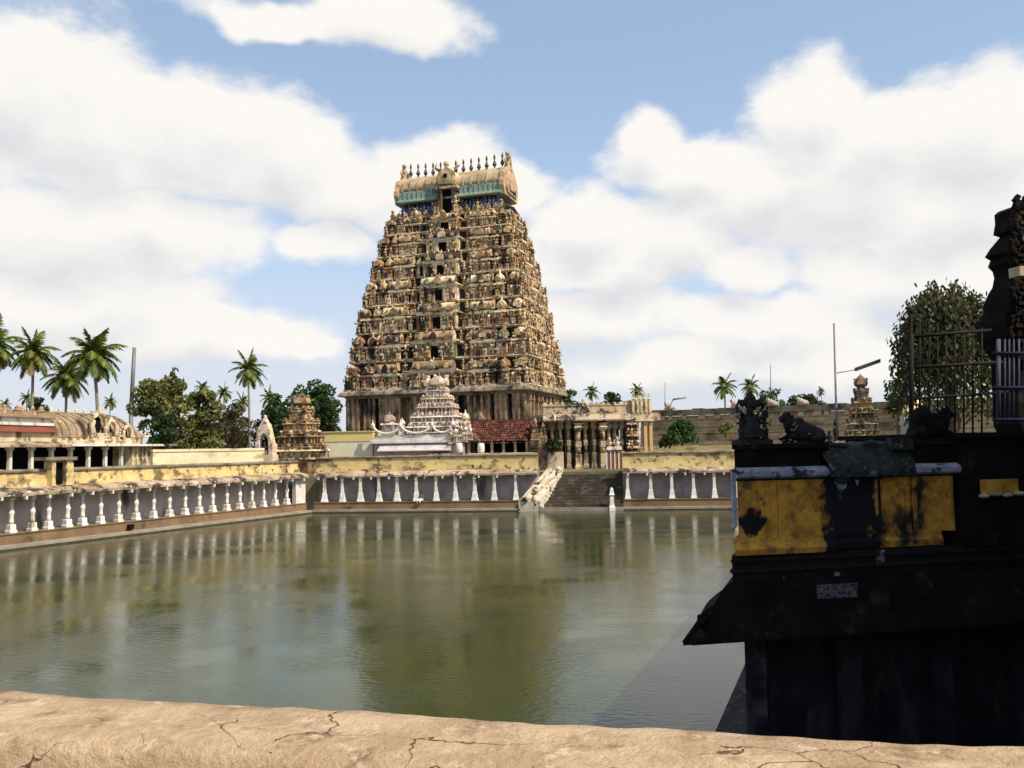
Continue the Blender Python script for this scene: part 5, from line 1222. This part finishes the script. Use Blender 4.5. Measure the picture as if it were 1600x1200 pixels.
# statues on the roof slab
def s_at(px_,py_,yl): v=NM@loc(px_,py_,yl); return v
zsl=zs1+.0
def deity(m_):
    # seated central figure between attendants, backed by a flame arch
    m_.box(-.26,.26,-.14,.16,0,.07)
    figure(m_,-.02,.02,.07,.62,random.Random(3),True); m_.lathe(-.02,.02,[(.15,.07),(.17,.2),(.13,.35)],8)
    for sx in (-1,1):
        figure(m_,sx*.19,.03,.07,.34,random.Random(5+sx)); m_.tube([(sx*.12,.02,.38),(sx*.24,-.02,.42),(sx*.25,-.04,.56)],[.035,.03,.02],5); m_.tube([(sx*.1,.04,.42),(sx*.22,.04,.56),(sx*.18,.02,.68)],[.03,.026,.015],5)
        m_.blob((sx*.22,0,.45),(.055,.05,.07)); m_.blob((sx*.13,.02,.62),(.06,.05,.06))
    m_.blob((0,.0,.60),(.11,.09,.10)); m_.lathe(0,.03,[(.10,.64),(.09,.70),(.05,.76),(.01,.80)],8)
    m_.blob((0,.02,.34),(.17,.12,.14))
P=s_at(1176,697,.35)
o=MB(); deity(o); o=o.build('deity_statue',M_statue); o.location=(P.x,P.y,NB.z+zs1); o.rotation_euler=(0,0,R(14)); o.scale=(1.0,1.0,1.0); tag(o,'black many-armed deity statue with pale lichen on the roof corner','statue')
P=s_at(1258,697,.35)
m_=MB(); bull(m_,.40); o=m_.build('bull_statue',M_statue); o.location=(P.x,P.y,zs1); o.rotation_euler=(0,0,R(10)); tag(o,'dark reclining bull statue right of the deity, facing left','statue')
P=s_at(1452,690,.3)
m_=MB(); bull(m_,.42); m_.blob((.1,0,.30),(.2,.16,.22)); o=m_.build('bull_statue',M_black); o.location=(P.x,P.y,zs1+.03); o.rotation_euler=(0,0,R(188)); tag(o,'jet black reclining bull silhouette below the iron railing','statue')
# railing
rl=thing('iron_railing','black iron railing with spear tips and three cross rails before the tree','railing',NM@Vector((0,1.2,0)),rzn)
def R_(px_,py_): return loc(px_,py_,1.2)
def rail(m_,pa_,pb_,r_=.03): a2=R_(*pa_); b2_=R_(*pb_); m_.tube([(a2.x,0,a2.z),(b2_.x,0,b2_.z)],r_,6)
part(rl,'rail',M_iron,lambda m_:(rail(m_,(1420,526),(1548,516),.03),rail(m_,(1420,574),(1566,566),.03),rail(m_,(1420,624),(1575,612),.024)))
part(rl,'post',M_iron,lambda m_:rail(m_,(1424,522),(1424,686),.04))
bars=[(1424,482),(1437,482),(1452,490),(1465,495),(1478,500),(1492,498),(1506,500),(1520,500),(1534,500)]
def bar(px_,py_):
    m_=MB(); a2=R_(px_,py_+8); b2_=R_(px_,684); m_.tube([(b2_.x,0,b2_.z),(a2.x,0,a2.z)],.016,6); m_.lathe(a2.x,0,[(.012,a2.z),(.035,a2.z+.035),(.03,a2.z+.06),(.003,a2.z+.12)],8); return m_
for (a2,b2_) in bars: bar(a2,b2_).build('spear_bar',M_iron,rl)
# blue grille
bg_=thing('blue_grille','pale blue barred grille at the right edge beside the railing','grille',NM@Vector((0,.9,0)),rzn)
for px_ in (1560,1570,1577,1584,1592,1601,1610):
    a2=loc(px_,530,.9); b2_=loc(px_,662,.9); m_=MB(); m_.tube([(b2_.x,0,b2_.z),(a2.x,0,a2.z)],.015 if px_!=1560 else .035,6); m_.build('bar',M_bluebar,bg_)
part(bg_,'cross_rail',M_blueframe,lambda m_:[m_.tube([(loc(1550,q,.9).x,-.03,loc(1550,q,.9).z),(loc(1625,q,.9).x,-.03,loc(1550,q,.9).z)],.028,6) for q in (552,606,656)])
# turret at the right edge, plus an unseen block added to shade the hall
vm=thing('shrine_tower','tall dark carved shrine turret cut off by the right edge','tower',NM@Vector((0,0,0)),rzn)
def turret(m_):
    cxp=1640; yl=1.6
    prof=[(1572,700),(1560,662),(1556,560),(1538,528),(1536,505),(1545,485),(1546,470),(1551,455),(1556,445),(1558,430),(1556,420),(1550,412),(1553,402),(1546,396),(1552,384),(1560,372),(1564,366),(1556,362),(1558,345),(1557,330),(1562,325),(1590,320),(1600,300),(1625,285)]
    c=loc(cxp,600,yl).x; P=[]
    for (a2,b2_) in prof: q=loc(a2,b2_,yl); P.append((c-q.x-.17,q.z))
    m_.M=Matrix.Translation((c,yl,0)); m_.sq(0,0,P,1,.35)
    rr_=random.Random(4)
    for (hw_,z_) in P[2:-3]:
        for q_ in (.98,.72,.46): m_.lathe(-hw_*q_,-hw_*.34,[(.05,z_-.12),(.085,z_),(.04,z_+.10),(.07,z_+.15),(.01,z_+.2)],6)
        figure(m_,-hw_*.85,hw_*.36,z_-.15,.32,rr_,True)
    q=loc(1557,322,yl); m_.tube([(q.x-c+.02,-.75,q.z-.1),(q.x-c-.0,-.78,q.z+.0),(q.x-c-.03,-.8,q.z+.12)],[.1,.07,.01],5)
    m_.M=Matrix.Identity(4)
part(vm,'turret',M_black,turret)
c=loc(1640,600,1.6).x
def pale(m_):
    a2=loc(1580,434,.9); b2_=loc(1606,420,.9); m_.box(a2.x,a2.x+.6,.70,.95,a2.z,b2_.z)
    a2=loc(1588,378,.9); m_.blob((a2.x+.25,.78,a2.z+.05),(.22,.1,.12),10,6)
part(vm,'pale_ledge',M_cream,pale)
Mi=NM.inverted()
def shade_block(m_):
    m_.M=Mi
    X0,X1,Y0,Y1=7.3,24,3.6,11.6
    cx,cy=(X0+X1)/2,(Y0+Y1)/2; hx,hy=(X1-X0)/2,(Y1-Y0)/2
    m_.M=Mi@Matrix.Translation((cx,cy,0))
    m_.rect([(hx,hy,.5),(hx,hy,9.0),(hx+.4,hy+.4,9.1),(hx+.2,hy+.2,9.5),(hx-.1,hy-.1,9.6),(hx-.1,hy-.1,12.0),(hx+.2,hy+.2,12.1),(hx-.2,hy-.2,12.6),(hx-1,hy-1,12.7),(hx-1,hy-1,14.5),(hx-2,hy-2,15.2)])
    for i in range(7):
        for f in ('front','left'):
            m_.M=Mi@Matrix.Translation((cx,cy,0))@FACE[f]; A=hx if f=='front' else hy; B=hy if f=='front' else hx
            u=-A+.4+(2*A-.8)*i/6; m_.box(u-.15,u+.15,-B-.15,-B,.5,9.0)
    m_.M=Matrix.Identity(4)
part(vm,'unseen_shade_block',M_black,shade_block)
# carved turret behind the hall roof (sunlit), cream parapet it stands on
Y=30
q=place(1345,Y); zb_=atY(1345,692,Y).z; ztt=atY(1345,590,Y).z
ct=thing('carved_turret','small carved shrine turret, sunlit on its right side, below the tube lamp','shrine',(q.x,Y,zb_),R(-25))
def ctf(m_):
    m_.base=Matrix.Identity(4); tiered(m_,wid(1318,1376,Y)*.9,wid(1318,1376,Y)*.9,ztt-zb_,5,13,figh=.6)
part(ct,'tiers',M_shrine,ctf)
part(ct,'finial',M_copper,lambda m_:m_.lathe(0,0,[(.03,ztt-zb_-.05),(.06,ztt-zb_+.0),(.02,ztt-zb_+.06),(.01,ztt-zb_+.14)],6))
o=MB().box(-1.3,2.4,-.9,2,-5,0).box(-1.4,2.5,-1.0,-.6,-.12,.06).build('bank_parapet',M_cream); o.location=(q.x,Y,zb_-.004); o.rotation_euler=(0,0,R(0)); tag(o,'cream plastered roof ledge under the carved turret','parapet')
fsrc=None
for i,(px_,lb) in enumerate(((1286,'small dark finial next to the bull statue'),(1297,'middle dark finial of three on the cream ledge'),(1307,'tallest dark finial of three, beside the lamp pole'))):
    q2=atY(px_,692,29.5)
    if fsrc is None: m_=MB(); m_.lathe(0,0,[(.10,0),(.10,.06),(.06,.10),(.10,.2),(.11,.28),(.05,.36),(.08,.42),(.02,.55)],8); fsrc=m_.build('stone_finial',M_statue); o=fsrc
    else: o=fsrc.copy(); COL.objects.link(o)
    o.location=(q2.x,29.5,zb_+.0); o.scale=(1,1,.8 if i<2 else 1.5); tag(o,lb,'finial','dark finials on the cream ledge')
# yellow-and-white small dome behind the railing
Y=45; q=place(1425,Y); zt3=atY(1425,628,Y).z; zb3=atY(1425,668,Y).z
dm_=thing('yellow_dome','small yellow and white banded dome seen through the railing post','dome',(q.x,Y,zb3-4))
part(dm_,'drum',M_white,lambda m_:m_.lathe(0,0,[(.62,0),(.62,4.1),(.68,4.15),(.68,4.5)],12))
part(dm_,'cap',mat('pure_yellow_wash',(.82,.62,.22),(.75,.6,.3),2),lambda m_:m_.lathe(0,0,[(.66,4.5),(.60,4.8),(.52,4.82),(.40,5.25),(.12,5.45)],12))
# tree behind railing: drooping foliage
def droop(px0,px1,pt,pb,Y,seed,label):
    r=random.Random(seed); cx=(px0+px1)/2; c=atY(cx,pt,Y); w_=wid(px0,px1,Y)/2; H=c.z-GZ; z0=atY(cx,pb,Y).z-GZ
    t_=thing('tree',label,'tree',(c.x,Y,GZ)); tr=MB(); tr.tube([(0,0,0),(.1,0,H*.4),(-.1,0,H*.7)],[.3,.22,.1],8); lf=MB()
    for i in range(210):
        a2=r.uniform(0,2*math.pi); rr=w_*math.sqrt(r.random()); x,y=rr*math.cos(a2),rr*math.sin(a2)*.8; zz=H*(.70+.33*math.sqrt(max(0,1-(rr/w_)**2))*r.uniform(.75,1))
        tr.tube([(0,0,H*.5),(x*.5,y*.5,(H*.55+zz)/2+.4),(x,y,zz)],[.08,.045,.015],4)
        L=r.uniform(.3,1.0)*(zz-z0)*(.9 if rr>w_*.3 else .7)
        n=int(L/.06)+8
        for j in range(n):
            tt=j/n; p=Vector((x*(1+.10*tt)+r.gauss(0,.16),y*(1+.1*tt)+r.gauss(0,.16),zz-L*tt+.15))
            d=Vector((r.gauss(0,.5),r.gauss(0,.5),-1)).normalized(); s=Vector((r.gauss(0,1),r.gauss(0,1),0)).normalized(); ln=r.uniform(.13,.24)
            lf.add([p,p+d*ln*.5+s*.05,p+d*ln,p+d*ln*.5-s*.05],[(0,1,2,3)])
    tr.build('trunk',M_bark,t_); lf.build('crown',L_mid2,t_)
L_mid2=leafmat('drooping_leaf',[(.03,.045,.012),(.07,.08,.02),(.13,.13,.04)])
droop(1402,1548,448,690,30,3,'drooping leafy tree behind the iron railing at the right')
# ---------------------------------------------------------------- foreground parapet and terrace
fa=atY(0,1079,2.95); ftop=fa.z
# parapet: far top edge runs through these photo points at one height
ZP=CAMZ-.80
e0=atZ(-60,1076,ZP); e1=atZ(1660,1164,ZP); n0=atZ(-60,1150,ZP); 
dd=(e1-e0).normalized(); wdt=(e0-n0).dot(Vector((-dd.y,dd.x,0))); e0=e0-dd*4.0; e1=e1+dd*3.2; L=(e1-e0).length
m=bpy.data.materials.new('cracked_parapet_plaster'); m.use_nodes=True
M_par=M_parapet
t=M_par.node_tree; b=t.nodes['Principled BSDF']
geo=N(t,'ShaderNodeNewGeometry'); nzw=N(t,'ShaderNodeTexNoise'); nzw.inputs['Scale'].default_value=3; nzw.inputs['Detail'].default_value=6; t.links.new(geo.outputs['Position'],nzw.inputs['Vector'])
va=N(t,'ShaderNodeVectorMath',operation='SCALE'); t.links.new(nzw.outputs['Color'],va.inputs[0]); va.inputs['Scale'].default_value=.35
vb=N(t,'ShaderNodeVectorMath',operation='ADD'); t.links.new(geo.outputs['Position'],vb.inputs[0]); t.links.new(va.outputs[0],vb.inputs[1])
vo=N(t,'ShaderNodeTexVoronoi',feature='DISTANCE_TO_EDGE'); vo.inputs['Scale'].default_value=3.0; t.links.new(vb.outputs[0],vo.inputs['Vector'])
nk=N(t,'ShaderNodeTexNoise'); nk.inputs['Scale'].default_value=1.7; t.links.new(geo.outputs['Position'],nk.inputs['Vector'])
wcr=maprange(t,nk.outputs[0],.48,.60,0.0,.009)
crk=N(t,'ShaderNodeMath',operation='LESS_THAN'); t.links.new(vo.outputs['Distance'],crk.inputs[0]); t.links.new(wcr,crk.inputs[1])
old=b.inputs['Base Color'].links[0].from_socket
mk=N(t,'ShaderNodeMix',data_type='RGBA'); t.links.new(crk.outputs[0],mk.inputs['Factor']); t.links.new(old,mk.inputs['A']); mk.inputs['B'].default_value=(.16,.09,.045,1); t.links.new(mk.outputs['Result'],b.inputs['Base Color'])
pt_=thing('parapet','cracked sand-coloured parapet across the bottom foreground','parapet',(e0.x,e0.y,0),math.atan2(dd.y,dd.x))
def parf(m_):
    r=random.Random(3); n=620; prof=[(.02,ZP-3.2),(.015,ZP-.06),(0,ZP-.02),(-.03,ZP),(-.10,ZP+.004),(-.2,ZP+.002),(-.3,ZP+.004),(-wdt+.06,ZP),(-wdt+.02,ZP-.012),(-wdt,ZP-.035),(-wdt-.005,ZP-.12),(-wdt-.01,ZP-.25),(-wdt-.01,ZP-.8)]
    vs=[];fs=[]; k=len(prof)
    import mathutils
    for i in range(n+1):
        x=L*i/n
        for j,(y,z) in enumerate(prof):
            nn=mathutils.noise.noise(Vector((x*1.6,y*4,z*3+5))); n2_=mathutils.noise.noise(Vector((x*9,y*9,z*9)))
            vs.append((x,y+.012*nn+.005*n2_,z+(.012*nn+.004*n2_ if j>0 else 0)))
    for i in range(n):
        for j in range(k-1): a2=i*k+j; fs.append((a2,a2+1,a2+k+1,a2+k))
    m_.add(vs,fs,True)
part(pt_,'coping',M_par,parf)
o=MB().box(-30,9,-14,2.2,-1,4.35).build('terrace',M_slab); tag(o,'flat stone roof terrace the photographer stands on','terrace')
